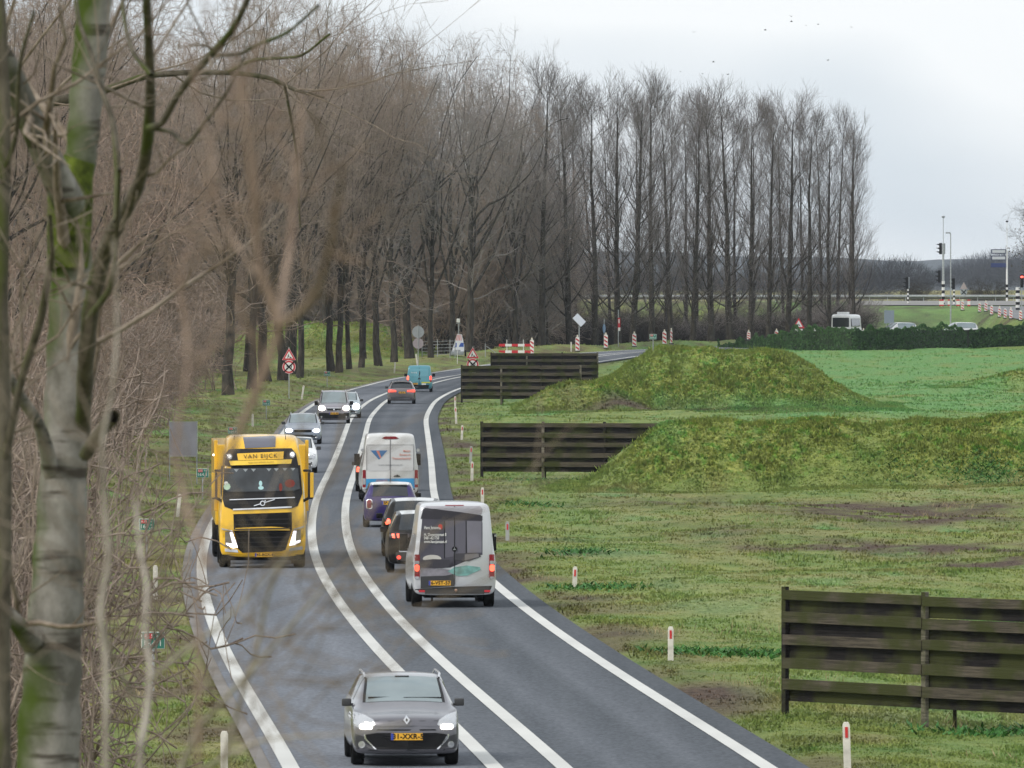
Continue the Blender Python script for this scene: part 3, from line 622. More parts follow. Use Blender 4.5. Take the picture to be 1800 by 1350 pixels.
    def patch(s, name, pts, end, m, parent, off=.006, depth=.03, cuts=2, smooth=True, **k):
        """a shaped pad laid on the hull's front (end=1) or rear (end=-1); points are (right, up) as seen from that end"""
        bm = bmesh.new(); vs = [bm.verts.new((x*end, 0, z)) for x, z in pts]; bm.faces.new(vs); bmesh.ops.triangulate(bm, faces=bm.faces[:])
        for _ in range(cuts): bmesh.ops.subdivide_edges(bm, edges=[e for e in bm.edges if e.calc_length() > .045], cuts=1, use_grid_fill=False); bmesh.ops.triangulate(bm, faces=[f for f in bm.faces if len(f.verts) > 3])
        y0 = -3. if end > 0 else s.L+3.; dirv = Vector((0, end, 0)); last = 0 if end > 0 else s.L
        hit = {}
        for v in bm.verts:
            h = s.bvh.ray_cast(Vector((v.co.x, y0, v.co.z)), dirv)
            hit[v] = h[0].y if h[0] is not None else None
        good = [h for h in hit.values() if h is not None]; dflt = (max(good) if end > 0 else min(good)) if good else last
        for v in bm.verts: v.co.y = (hit[v] if hit[v] is not None else dflt)-end*off
        r_ = bmesh.ops.extrude_face_region(bm, geom=bm.faces[:])
        for g in r_['geom']:
            if isinstance(g, bmesh.types.BMVert): g.co.y += end*(depth+off)
        bmesh.ops.recalc_face_normals(bm, faces=bm.faces)
        me = bpy.data.meshes.new(name); bm.to_mesh(me); bm.free(); return link_mesh(name, me, m, parent, **k)
    def yat(s, x, z, end):
        h = s.bvh.ray_cast(Vector((x*end, -3. if end > 0 else s.L+3., z)), Vector((0, end, 0))); return h[0].y if h[0] is not None else (0 if end > 0 else s.L)
def rrect(x0, x1, z0, z1, r=.03, n=3):
    out_ = []
    for cx, cz, a in ((x1-r, z1-r, 0), (x0+r, z1-r, 90), (x0+r, z0+r, 180), (x1-r, z0+r, 270)):
        for i in range(n+1): t = math.radians(a+90*i/n); out_.append((cx+r*math.cos(t), cz+r*math.sin(t)))
    return out_
def mirror(pts): return [(-x, z) for x, z in reversed(pts)]
def ell(cx, cz, a, b, n=14): return [(cx+a*math.cos(2*math.pi*i/n), cz+b*math.sin(2*math.pi*i/n)) for i in range(n)]
def wheels(root, hw, ys, r=.32, w_=.20, rim=True):
    for y in ys:
        for sx in (-1, 1):
            t = MB(); c = (sx*(hw-w_/2-.012), y, r)
            t.lathe([(-w_/2, r*.62), (-w_/2, r*.93), (-w_/2+.03, r), (w_/2-.03, r), (w_/2, r*.93), (w_/2, r*.62)], 'x', c, 22)
            o = t.build('wheel', M_rubber, root, smooth=True)
            if rim:
                q = MB(); q.lathe([(-w_*.30, .001), (-w_*.30, r*.66), (w_*.30, r*.66), (w_*.30, .001)], 'x', c, 18)
                for a in range(5):
                    M_ = Matrix.Rotation(a*math.tau/5, 3, 'X'); q.box((c[0]+sx*w_*.38, c[1], c[2])+0*Vector((0, 0, 0)) if False else Vector(c)+Vector((sx*w_*.38, 0, 0))+M_ @ Vector((0, 0, r*.35)), (.02, .06, r*.6), M=M_)
                q.build('rim', M_alloy, o)
def side_mirror(root, hw, y, z, m, sz=(.20, .11, .13), reach=.12):
    for sx in (-1, 1):
        t = MB(); t.box((sx*(hw+reach*.3+sz[0]/2-.07), y, z), sz); t.box((sx*(hw+reach*.15-.07), y+.02, z-sz[2]*.3), (reach*.3+.10, .05, .04)); t.build('side_mirror', m, root, bevel=.045, smooth=True)
def plate(H_, root, xc, zc, end, txt, w_=.50, h=.105):
    y = min(H_.yat(xc+a, zc+b, end)*end for a in (-w_/2.4, 0, w_/2.4) for b in (-h/2, h/2))*end-end*.02
    t = MB(); t.box((xc*end, y, zc), (w_, .012, h)); o = t.build('number_plate', M_plate, root)
    q = MB(); q.box(((xc-w_/2+.022)*end, y-end*.008, zc), (.044, .006, h*.96)); q.build('country_strip', M_blue, o)
    me = text_mesh(txt, h*1.0, depth=.002, bold=.003, xs=1.0); me.transform(Matrix.Translation(((xc+.02)*end, y-end*.009, zc)) @ face_M(end)); link_mesh('lettering', me, M_black, o)
    return o
def letters(s, x, z, y, size, end, m, parent, align='CENTER', bold=0., xs=1., depth=.003, name='lettering'):
    me = text_mesh(s, size, align, depth, bold, xs); me.transform(Matrix.Translation((x*end, y, z)) @ face_M(end)); return link_mesh(name, me, m, parent)
def place(px, py, name, label, cat, L_, away, tweak=0., group=None):
    """an Empty under the vehicle's near end, turned along the road's tangent there"""
    x, y, z = g0(px, py); i = int(np.argmin((RC[:, 0]-x)**2+(RC[:, 1]-y)**2)); t = RC[min(i+3, len(RC)-1)]-RC[max(i-1, 0)]; a = -math.atan2(t[0], t[1])+math.radians(tweak)
    root = empty(name, (x, y, float(prof(y))+.03), a, label=label, cat=cat, group=group)
    if away:   # local front at y=0 must be the far end: shift so that the rear end stands at the point
        root.rotation_euler.z = a+math.pi; d_ = Matrix.Rotation(a+math.pi, 3, 'Z') @ Vector((0, L_, 0)); root.location = Vector(root.location)-d_
    return root
def car_stations(L_, W, H, hood=.78, belt=.92, gh=.60, cowl=1.02, roof0=1.85, roof1=None, tail=None, zb=.20, tailz=.95, rear_top=None, rear_in=.0):
    """plain car: hood, windscreen, roof, tailgate. Returns stations; windscreen is between 4 and 5, rear window between rw and rw+1"""
    w_ = W/2; roof1 = roof1 or L_-.55
    return [(0, w_*.80, zb+.08, hood*.72, hood*.80, w_*.74), (.06, w_*.93, zb+.02, hood*.86, hood*.93, w_*.78), (.22, w_*.975, zb, hood*.93, hood, w_*.78), (.60, w_*.995, zb, belt-.02, hood+.06, w_*.78), (cowl, w_, zb, belt, belt+.07, w_*.80),
            (roof0, w_, zb, belt+.02, H-.045, w_*gh*1.03), (roof0+.5, w_, zb, belt+.03, H-.01, w_*gh*1.06), (roof1-.5, w_, zb, belt+.05, H-.03, w_*gh*1.05), (roof1, w_*.99, zb, belt+.06, H-.075, w_*gh*1.0),
            (L_-.16+rear_in, w_*.975, zb, tailz, tailz+.05, w_*.80), (L_-.05, w_*.955, zb+.02, tailz-.06, tailz-.02, w_*.80), (L_, w_*.86, zb+.08, tailz-.20, tailz-.15, w_*.74)]
def build_body(H_, root, paint, ws=(4, 5), rw=(8, 9), sides=(5, 8), ws_m=None, rw_m=None, side_m=None, extra_side=True):
    g1 = H_.region(ws[0], ws[1], 9.4, 12); g2 = H_.region(rw[0], rw[1], 9.4, 12); sl = [H_.region(a, b, 7, 9, sd) for sd in (-1, 1) for a, b in ((sides[0], sides[1]),)]
    allf = set(range(len(H_.F)))-g1-g2-set().union(*sl)
    seal = set().union(*[H_.region(a[0], a[1], 9.0, 9.4) for a in (ws, rw)]); allf -= seal
    allf = list(allf)+list(seal); body = H_.part('body', allf, [paint, M_black], root, caps=True); body.data.polygons.foreach_set('material_index', [0]*(len(allf)-len(seal))+[1]*len(seal)+[0]*(len(body.data.polygons)-len(allf)))
    if g1: H_.part('windscreen', g1, ws_m or M_glass, root, off=.004)
    if g2: H_.part('rear_window', g2, rw_m or M_glassd, root, off=.004)
    for f in sl: H_.part('side_window', f, side_m or M_glassd, root, off=.004)
    return body

def paint(name, c, metal=.35, rough=.28, **k): return mat(name, c, rough, metal, coat=.7, **k)
# --- silver grey estate, nearest car
def near_estate():
    P_ = paint('lilac silver paint', (.14, .137, .155), .45, var=.06, vscale=2.)
    L_, W, H = 4.5, 1.70, 1.38
    R = place(715, 1352, 'estate_car', 'silver grey estate car coming towards the camera, nearest vehicle on the road', 'car', L_, False, tweak=.4)
    st = car_stations(L_, W, H, hood=.78, belt=.90, gh=.70, cowl=1.05, roof0=1.80, zb=.19)
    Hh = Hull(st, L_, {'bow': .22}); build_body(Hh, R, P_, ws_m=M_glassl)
    dk = mat('dark bumper plastic', (.035, .036, .038), .5)
    Hh.patch('bumper', [(-.78, .25), (.78, .25), (.83, .52), (.62, .46), (.50, .40), (-.50, .40), (-.62, .46), (-.83, .52)], 1, mat('lower bumper paint', (.045, .045, .05), .4, .3, coat=.2), R, off=.006, cuts=3)
    Hh.patch('air_intake', [(-.50, .28), (.50, .28), (.62, .40), (.66, .50), (.46, .53), (-.46, .53), (-.66, .50), (-.62, .40)], 1, M_black, R, off=.016, cuts=3)
    for sx in (1, -1):
        f = (lambda q: q) if sx > 0 else mirror
        Hh.patch('intake_trim', f([(.47, .275), (.50, .275), (.66, .44), (.67, .51), (.645, .51), (.63, .44)]), 1, M_chrome, R, off=.022)
        hl = Hh.patch('headlight', f([(.48, .66), (.58, .60), (.74, .60), (.84, .66), (.86, .78), (.80, .85), (.64, .80), (.52, .74)]), 1, M_lens, R, off=.010, cuts=3)
        Hh.patch('lamp', f(rrect(.535, .735, .585, .665, .03)), 1, M_headlit, hl, off=.028, depth=.02)
        Hh.patch('fog_lamp', f(ell(.70, .345, .055, .055)), 1, M_lens, R, off=.018)
        rl = MB(); pts = [(sx*.585, 1.75, H-.045), (sx*.60, 1.95, H+.02), (sx*.60, 3.5, H+.02), (sx*.59, 3.8, H-.04)]
        for a, b in zip(pts, pts[1:]): rl.cyl(a, b, .017, n=6)
        rl.build('roof_rail', M_chrome, R)
    Hh.patch('bonnet_edge', [(-.47, .568), (.47, .568), (.45, .588), (-.45, .588)], 1, M_black, R, off=.006, depth=.004)
    Hh.patch('bonnet_seam', [(-.50, .715), (.50, .715), (.50, .722), (-.50, .722)], 1, dk, R, off=.004, depth=.004)
    Hh.patch('emblem', [(-.052, .735), (0, .665), (.052, .735), (0, .805)], 1, M_chrome, R, off=.03, depth=.03)
    Hh.patch('emblem_core', [(-.02, .735), (0, .705), (.02, .735), (0, .765)], 1, dk, R, off=.034, depth=.03)
    plate(Hh, R, 0, .475, 1, '31-XXR-5', .50, .11)
    side_mirror(R, .85, 1.42, .96, dk, (.15, .10, .12), .12)
    wheels(R, .85, (.86, 3.52), .325)
    w_ = MB(); w_.box((-.25, 1.18, 1.045), (.62, .02, .02), rz=.05); w_.box((.3, 1.16, 1.04), (.6, .02, .02), rz=.04); w_.build('wiper', M_black, R)
    m_ = MB(); m_.box((0, 1.78, 1.335), (.22, .03, .06)); m_.build('rear_view_mirror', M_black, R)
near_estate()

# --- generic oncoming / leaving cars
def small_car(kind, px, py, label, L_, W, H, P_, name='car', away=False, tweak=0., hood=.80, belt=.95, gh=.66, lamps=None, plate_txt='', rails=False, ws=None, emblem=None, **k):
    R = place(px, py, name, label, 'van' if 'van' in name else 'car', L_, away, tweak); st = car_stations(L_, W, H, hood=hood, belt=belt, gh=gh, **k)
    Hh = Hull(st, L_, {'bow': .16}); build_body(Hh, R, P_, ws_m=ws or M_glass); w_ = W/2
    dk = mat('dark bumper plastic', (.035, .036, .038), .5)
    wheels(R, w_, (.85, L_-.85), .32); side_mirror(R, w_, 1.45, belt+.06, dk, (.18, .12, .14), .10)
    if rails:
        for sx in (1, -1):
            rl = MB()
            for a, b in (((sx*w_*.66, 1.9, H-.04), (sx*w_*.67, 2.1, H+.03)), ((sx*w_*.67, 2.1, H+.03), (sx*w_*.67, L_-1.0, H+.03)), ((sx*w_*.67, L_-1.0, H+.03), (sx*w_*.66, L_-.75, H-.04))): rl.cyl(a, b, .018, n=6)
            rl.build('roof_rail', M_chrome, R)
    if not away:
        Hh.patch('bumper', [(-w_*.88, .27), (w_*.88, .27), (w_*.97, .46), (-w_*.97, .46)], 1, dk, R, cuts=3)
        Hh.patch('grille', rrect(-.42, .42, .58, .72, .05), 1, M_black, R, off=.012); Hh.patch('grille_trim', rrect(-.42, .42, .715, .735, .008), 1, M_chrome, R, off=.018)
        for sx in (1, -1):
            f = (lambda q: q) if sx > 0 else mirror
            hl = Hh.patch('headlight', f([(.44, .60), (.60, .56), (.80, .60), (.84, .76), (.74, .80), (.50, .73)]), 1, M_lens, R, off=.01)
            if lamps: Hh.patch('lamp', f(ell(*lamps[1:])), 1, lamps[0], hl, off=.03, depth=.03)
            Hh.patch('fog_lamp', f(ell(.66, .34, .05, .05)), 1, M_lens, R, off=.014)
        if plate_txt: plate(Hh, R, 0, .46, 1, plate_txt)
        if emblem: Hh.patch('emblem', ell(0, .66, .05, .06), 1, M_chrome, R, off=.03)
    return R, Hh, w_, dk
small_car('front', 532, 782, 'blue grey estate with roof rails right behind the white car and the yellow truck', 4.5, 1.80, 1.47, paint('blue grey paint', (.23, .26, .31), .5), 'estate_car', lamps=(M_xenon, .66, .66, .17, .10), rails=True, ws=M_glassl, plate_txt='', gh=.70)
small_car('front', 520, 833, 'white car mostly hidden behind the cab of the yellow truck', 4.3, 1.80, 1.46, paint('white car paint', (.74, .75, .76), .05), 'hatchback_car', gh=.72, tweak=1)
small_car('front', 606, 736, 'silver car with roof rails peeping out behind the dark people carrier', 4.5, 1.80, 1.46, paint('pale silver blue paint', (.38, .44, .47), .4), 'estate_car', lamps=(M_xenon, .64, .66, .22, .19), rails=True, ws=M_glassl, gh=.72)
def partner():
    P_ = paint('aubergine grey paint', (.27, .25, .28), .5); L_, W, H = 4.38, 1.81, 1.80
    R = place(587, 746, 'passenger_van', 'aubergine grey people carrier with bright headlights, coming round the bend', 'van', L_, False, .6)
    st = [(0, .74, .26, .62, .70, .68), (.07, .85, .22, .76, .84, .72), (.3, .885, .20, .93, 1.0, .74), (.72, .90, .20, 1.02, 1.10, .76), (.98, .905, .20, 1.05, 1.14, .78), (1.62, .905, .20, 1.08, 1.72, .68), (2.2, .905, .2, 1.08, 1.80, .70), (3.6, .90, .2, 1.08, 1.79, .70), (4.15, .89, .2, 1.08, 1.74, .69), (4.3, .88, .2, 1.08, 1.2, .76), (4.35, .87, .22, .9, .98, .76), (4.38, .8, .3, .7, .8, .7)]
    Hh = Hull(st, L_, {'bow': .16}); build_body(Hh, R, P_, ws_m=M_glassl)
    Hh.patch('bumper', [(-.78, .28), (.78, .28), (.86, .60), (.56, .60), (.5, .56), (-.5, .56), (-.56, .60), (-.88, .60)], 1, M_black, R, cuts=3)
    g = Hh.patch('grille', [(-.34, .70), (.34, .70), (.42, .84), (.38, .88), (-.38, .88), (-.42, .84)], 1, M_black, R, off=.012)
    for z in (.70, .86): Hh.patch('grille_bar', rrect(-.40, .40, z-.01, z+.025, .01), 1, M_chrome, g, off=.022)
    Hh.patch('emblem', [(-.03, .74), (.03, .74), (.04, .80), (.0, .84), (-.04, .80)], 1, M_chrome, R, off=.03)
    for sx in (1, -1):
        f = (lambda q: q) if sx > 0 else mirror
        hl = Hh.patch('headlight', f([(.46, .76), (.62, .70), (.84, .78), (.87, .96), (.76, 1.02), (.52, .90)]), 1, M_lens, R, off=.012)
        Hh.patch('lamp', f(ell(.665, .86, .19, .145)), 1, M_headlit, hl, off=.035, depth=.05); Hh.patch('fog_lamp', f(ell(.68, .38, .05, .05)), 1, M_lens, R, off=.014)
    plate(Hh, R, 0, .57, 1, '99-XL-RF'); side_mirror(R, .90, 1.35, 1.12, M_black, (.2, .12, .22), .12); wheels(R, .90, (.85, 3.55), .32)
    for sx in (1, -1):
        rl = MB(); rl.cyl((sx*.64, 1.9, 1.83), (sx*.64, 3.6, 1.83), .018, n=6); rl.cyl((sx*.64, 1.7, 1.74), (sx*.64, 1.9, 1.83), .018, n=6); rl.build('roof_rail', M_chrome, R)
    a = MB(); a.cyl((0, 1.75, 1.76), (0, 2.0, 2.02), .008, n=5); a.build('aerial', M_black, R)
partner()

# --- leaving cars
def rear_kit(R, Hh, w_, dk, lights, plate_at, txt, bump=.50, wiper=True):
    Hh.patch('bumper', [(-w_*.86, .28), (w_*.86, .28), (w_*.96, bump), (-w_*.96, bump)], -1, dk, R, cuts=3)
    for sx in (1, -1):
        f = (lambda q: q) if sx > 0 else mirror
        for pts, m in lights: Hh.patch('tail_light', f(pts), -1, m, R, off=.014)
    if txt: plate(Hh, R, plate_at[0], plate_at[1], -1, txt)
def mini():
    P_ = paint('violet paint', (.026, .014, .115), .3); WR = paint('cream roof paint', (.66, .66, .64), .05); L_, W, H = 3.82, 1.73, 1.41
    R = place(686, 929, 'hatchback_car', 'violet hatchback with a white roof and white ringed tail lights', 'car', L_, True, 0)
    st = car_stations(L_, W, H, hood=.85, belt=.90, gh=.74, cowl=1.0, roof0=1.55, roof1=L_-.42, zb=.20, tailz=.92)
    Hh = Hull(st, L_, {'bow': .18}); k = Hh.sub
    g1 = Hh.region(4, 5, 10, 12); g2 = Hh.region(8, 9, 10, 12); sl = [Hh.region(5, 8, 7, 9, sd) for sd in (-1, 1)]; roof = Hh.region(5, 8, 9.6, 12)
    Hh.part('body', set(range(len(Hh.F)))-g1-g2-roof-set().union(*sl), P_, R, caps=True); Hh.part('roof', roof, WR, R, off=.003); Hh.part('windscreen', g1, M_glass, R, off=.003); Hh.part('rear_window', g2, M_glassd, R, off=.003)
    for f in sl: Hh.part('side_window', f, M_glassd, R, off=.003)
    sp = MB(); sp.prism([(-.56, 1.335), (.56, 1.335), (.52, 1.385), (-.52, 1.385)], L_-.58, L_-.34); sp.build('spoiler', WR, R, bevel=.015)
    Hh.patch('bumper', [(-.72, .22), (.72, .22), (.76, .36), (-.76, .36)], -1, M_black, R)
    for sx in (1, -1):
        f = (lambda q: q) if sx > 0 else mirror
        t = Hh.patch('light_surround', f(rrect(.565, .765, .58, .90, .07)), -1, M_chrome, R, off=.012); Hh.patch('tail_light', f(rrect(.592, .738, .61, .87, .055)), -1, M_tail, t, off=.022)
        Hh.patch('exhaust_pipe', f(ell(.18, .30, .045, .045)), -1, M_chrome, R, off=.03)
    Hh.patch('boot_handle', rrect(-.29, .29, .855, .925, .034), -1, M_chrome, R, off=.03); plate(Hh, R, -.01, .775, -1, 'SP-787-K')
    a = MB(); a.cyl((0, L_-.6, 1.40), (0, L_-.45, 1.60), .01, n=5); a.build('aerial', M_black, R)
    wp = MB(); wp.box((.1, L_-.19, 1.0), (.36, .03, .03), M=Matrix.Rotation(.06, 3, 'Y')); wp.build('rear_wiper', M_black, R)
    side_mirror(R, .87, 1.35, .98, M_black, (.17, .12, .13), .09); wheels(R, .865, (.72, L_-.68), .31)
mini()
def black_suv(px, py, label, claws, tweak, L_=4.4):
    P_ = mat('black brown paint', (.008, .007, .006), .35, .1, coat=.12, spec=.25); W, H = 1.84, 1.62
    R = place(px, py, 'suv_car', label, 'car', L_, True, tweak); st = car_stations(L_, W, H, hood=.95, belt=1.05, gh=.70, cowl=1.0, roof0=1.7, roof1=L_-.5, zb=.24, tailz=1.08)
    Hh = Hull(st, L_, {'bow': .16}); g1 = Hh.region(4, 5, 10, 12); g2 = Hh.region(8, 9, 10, 12); sl = [Hh.region(5, 8, 7, 9, sd) for sd in (-1, 1)]; roof = Hh.region(5, 8, 10, 12)
    Hh.part('body', set(range(len(Hh.F)))-g1-g2-roof-set().union(*sl), P_, R, caps=True); Hh.part('roof', roof, paint('roof sky sheen', (.60, .60, .58), .2), R, off=.003); Hh.part('windscreen', g1, M_glass, R, off=.003); Hh.part('rear_window', g2, M_glassd, R, off=.003)  # pale roof colour stands for sky reflected on black paint
    for f in sl: Hh.part('side_window', f, M_glassd, R, off=.003)
    Hh.patch('bumper', [(-.86, .26), (.86, .26), (.88, .56), (-.88, .56)], -1, mat('brown grey bumper', (.05, .045, .038), .55), R, cuts=3); Hh.patch('bumper_strip', rrect(-.6, .6, .56, .61, .02), -1, M_lens, R, off=.012)
    for sx in (1, -1):
        f = (lambda q: q) if sx > 0 else mirror
        t = Hh.patch('tail_light', f([(.32, .92), (.84, .94), (.86, 1.10), (.32, 1.06)]) if claws else f([(.62, .88), (.84, .88), (.87, 1.06), (.74, 1.08)]), -1, mat('smoked lamp', (.02, .01, .012), .15, coat=.6), R, off=.01)
        if claws:
            for q in (.44, .57, .70): Hh.patch('lamp', f([(q, .93), (q+.07, .94), (q+.09, 1.05), (q+.02, 1.05)]), -1, M_brakelit, t, off=.022)
        else: Hh.patch('lamp', f([(.66, .95), (.80, .90), (.84, .96), (.80, .99), (.76, 1.08), (.70, 1.06)]), -1, M_brakelit, t, off=.022)
        Hh.patch('reflector', f(ell(.60, .42, .055, .05)), -1, M_taillit, R, off=.016)  # reflector is no lamp; its shine is given as a glow
    Hh.patch('emblem', ell(0, .80, .07, .07, 8), -1, M_chrome, R, off=.02)
    side_mirror(R, .92, 1.5, 1.1, M_black, (.18, .12, .14), .1); wheels(R, .92, (.85, L_-.85), .34)
black_suv(741, 1010, 'black suv with three clawed red tail lights beside the grey van', True, -.3)
black_suv(729, 981, 'dark suv with one hooked tail light just ahead of the other black suv', False, -.3, 4.2)
def dark_ahead():
    P_ = mat('black green paint', (.009, .009, .007), .35, .1, coat=.12, spec=.25)
    R, Hh, w_, dk = small_car('rear', 667, 866, 'dark car half hidden in front of the white and blue van', 4.4, 1.82, 1.5, P_, 'suv_car', True, 0, tailz=.98)
    rear_kit(R, Hh, w_, dk, [([(.60, .74), (.86, .74), (.87, .92), (.78, .93), (.74, .84), (.62, .82)], M_brakelit)], (0, .6), '')
dark_ahead()
def hatch():
    P_ = paint('warm grey paint', (.16, .145, .15), .5)
    R, Hh, w_, dk = small_car('rear', 706, 711, 'brown grey hatchback with wide lit tail lights following the teal van', 4.3, 1.78, 1.43, P_, 'hatchback_car', True, 1.0, tailz=.93, gh=.68)
    rear_kit(R, Hh, w_, mat('lower bumper paint', (.10, .10, .11), .4), [([(.34, .76), (.84, .74), (.87, .86), (.80, .90), (.36, .87)], M_taillit)], (0, .72), '73-BDR-9', .44)
    sp = MB(); sp.box((0, L_ := 4.3-.5, 1.40), (1.05, .22, .03)); sp.build('spoiler', P_, R, bevel=.01)
hatch()
def teal_van():
    P_ = paint('teal paint', (.07, .25, .30), .15); L_, W, H = 4.38, 1.81, 1.84
    R = place(737, 690, 'delivery_van', 'teal delivery van with a yellow strip on its rear doors', 'van', L_, True, 1.2)
    st = [(0, .74, .26, .62, .70, .68), (.07, .85, .22, .76, .84, .72), (.3, .885, .20, .93, 1.0, .74), (.72, .90, .20, 1.02, 1.10, .76), (.98, .905, .20, 1.05, 1.14, .78), (1.62, .905, .20, 1.08, 1.72, .70), (2.2, .905, .2, 1.08, 1.82, .74), (3.4, .90, .2, 1.08, 1.84, .76), (4.05, .90, .2, 1.08, 1.82, .76), (4.24, .89, .2, 1.1, 1.60, .76), (4.32, .88, .22, 1.0, 1.14, .78), (4.38, .84, .28, .62, .70, .76)]
    Hh = Hull(st, L_, {'bow': .08}); g1 = Hh.region(4, 5, 10, 12); Hh.part('body', set(range(len(Hh.F)))-g1, P_, R, caps=True); Hh.part('windscreen', g1, M_glass, R, off=.003)
    Hh.patch('window_panel', rrect(-.68, .62, 1.08, 1.62, .14), -1, paint('lighter teal paint', (.10, .30, .36), .2), R, off=.012, cuts=3)
    Hh.patch('door_seam', [(-.01, .5), (.012, .5), (.012, 1.7), (-.01, 1.7)], -1, M_black, R, off=.018)
    Hh.patch('rear_wiper', [(-.05, 1.12), (0, 1.11), (.06, 1.3), (.03, 1.5), (.015, 1.3)], -1, M_black, R, off=.03)
    for z in (.86, .91): Hh.patch('emblem', [(-.09, z), (0, z+.06), (.09, z), (.09, z+.035), (0, z+.095), (-.09, z+.035)], -1, M_black, R, off=.02)
    for sx in (1, -1):
        f = (lambda q: q) if sx > 0 else mirror
        Hh.patch('tail_light', f(rrect(.72, .86, .84, 1.12, .04)), -1, M_brakelit if sx < 0 else M_taillit, R, off=.012); Hh.patch('lamp_base', f(rrect(.73, .86, .70, .84, .03)), -1, M_tail, R, off=.012)
    Hh.patch('bumper', [(-.86, .24), (.86, .24), (.88, .50), (-.88, .50)], -1, M_black, R, cuts=3)
    Hh.patch('yellow_strip', rrect(.15, .76, .62, .70, .01), -1, mat('yellow green foil', (.55, .55, .05), .5), R, off=.016); Hh.patch('white_sticker', rrect(.16, .46, .50, .60, .01), -1, M_white, R, off=.02)
    letters('PostNL', -.36, 1.34, Hh.yat(-.36, 1.34, -1)+.03, .13, -1, M_white, R); plate(Hh, R, -.36, .58, -1, 'V-94-BX')
    side_mirror(R, .905, 1.45, 1.15, M_black, (.2, .12, .22), .12); wheels(R, .905, (.85, 3.55), .32)
teal_van()

# --- big vans
def box_van(px, py, name, label, L_, W, H, P_, tweak):
    R = place(px, py, name, label, 'van', L_, True, tweak); w_ = W/2
    st = [(0, w_*.8, .35, .8, .9, w_*.75), (.08, w_*.93, .3, .95, 1.04, w_*.78), (.4, w_*.97, .3, 1.15, 1.25, w_*.80), (.9, w_, .3, 1.25, 1.38, w_*.82), (1.05, w_, .3, 1.28, 1.45, w_*.83), (1.95, w_, .3, 1.35, H-.22, w_*.76), (2.5, w_, .3, 1.35, H-.04, w_*.80), (3.6, w_, .3, 1.35, H, w_*.83), (L_-.35, w_, .3, 1.35, H, w_*.84), (L_-.10, w_*.995, .3, 1.35, H-.03, w_*.84), (L_-.03, w_*.985, .3, 1.33, H-.07, w_*.83), (L_, w_*.97, .32, 1.30, H-.13, w_*.81)]
    Hh = Hull(st, L_, {'bow': .03}); g1 = Hh.region(4, 5, 10, 12); sl = [Hh.region(5, 6, 7, 9, sd) for sd in (-1, 1)]
    Hh.part('body', set(range(len(Hh.F)))-g1-set().union(*sl), P_, R, caps=True); Hh.part('windscreen', g1, M_glass, R, off=.003)
    for f in sl: Hh.part('side_window', f, M_glassd, R, off=.003)
    side_mirror(R, w_, 1.75, 1.45, M_black, (.20, .16, .42), .16); wheels(R, w_, (1.0, L_-1.15), .35, .24)
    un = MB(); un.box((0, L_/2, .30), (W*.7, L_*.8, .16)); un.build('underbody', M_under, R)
    return R, Hh, w_
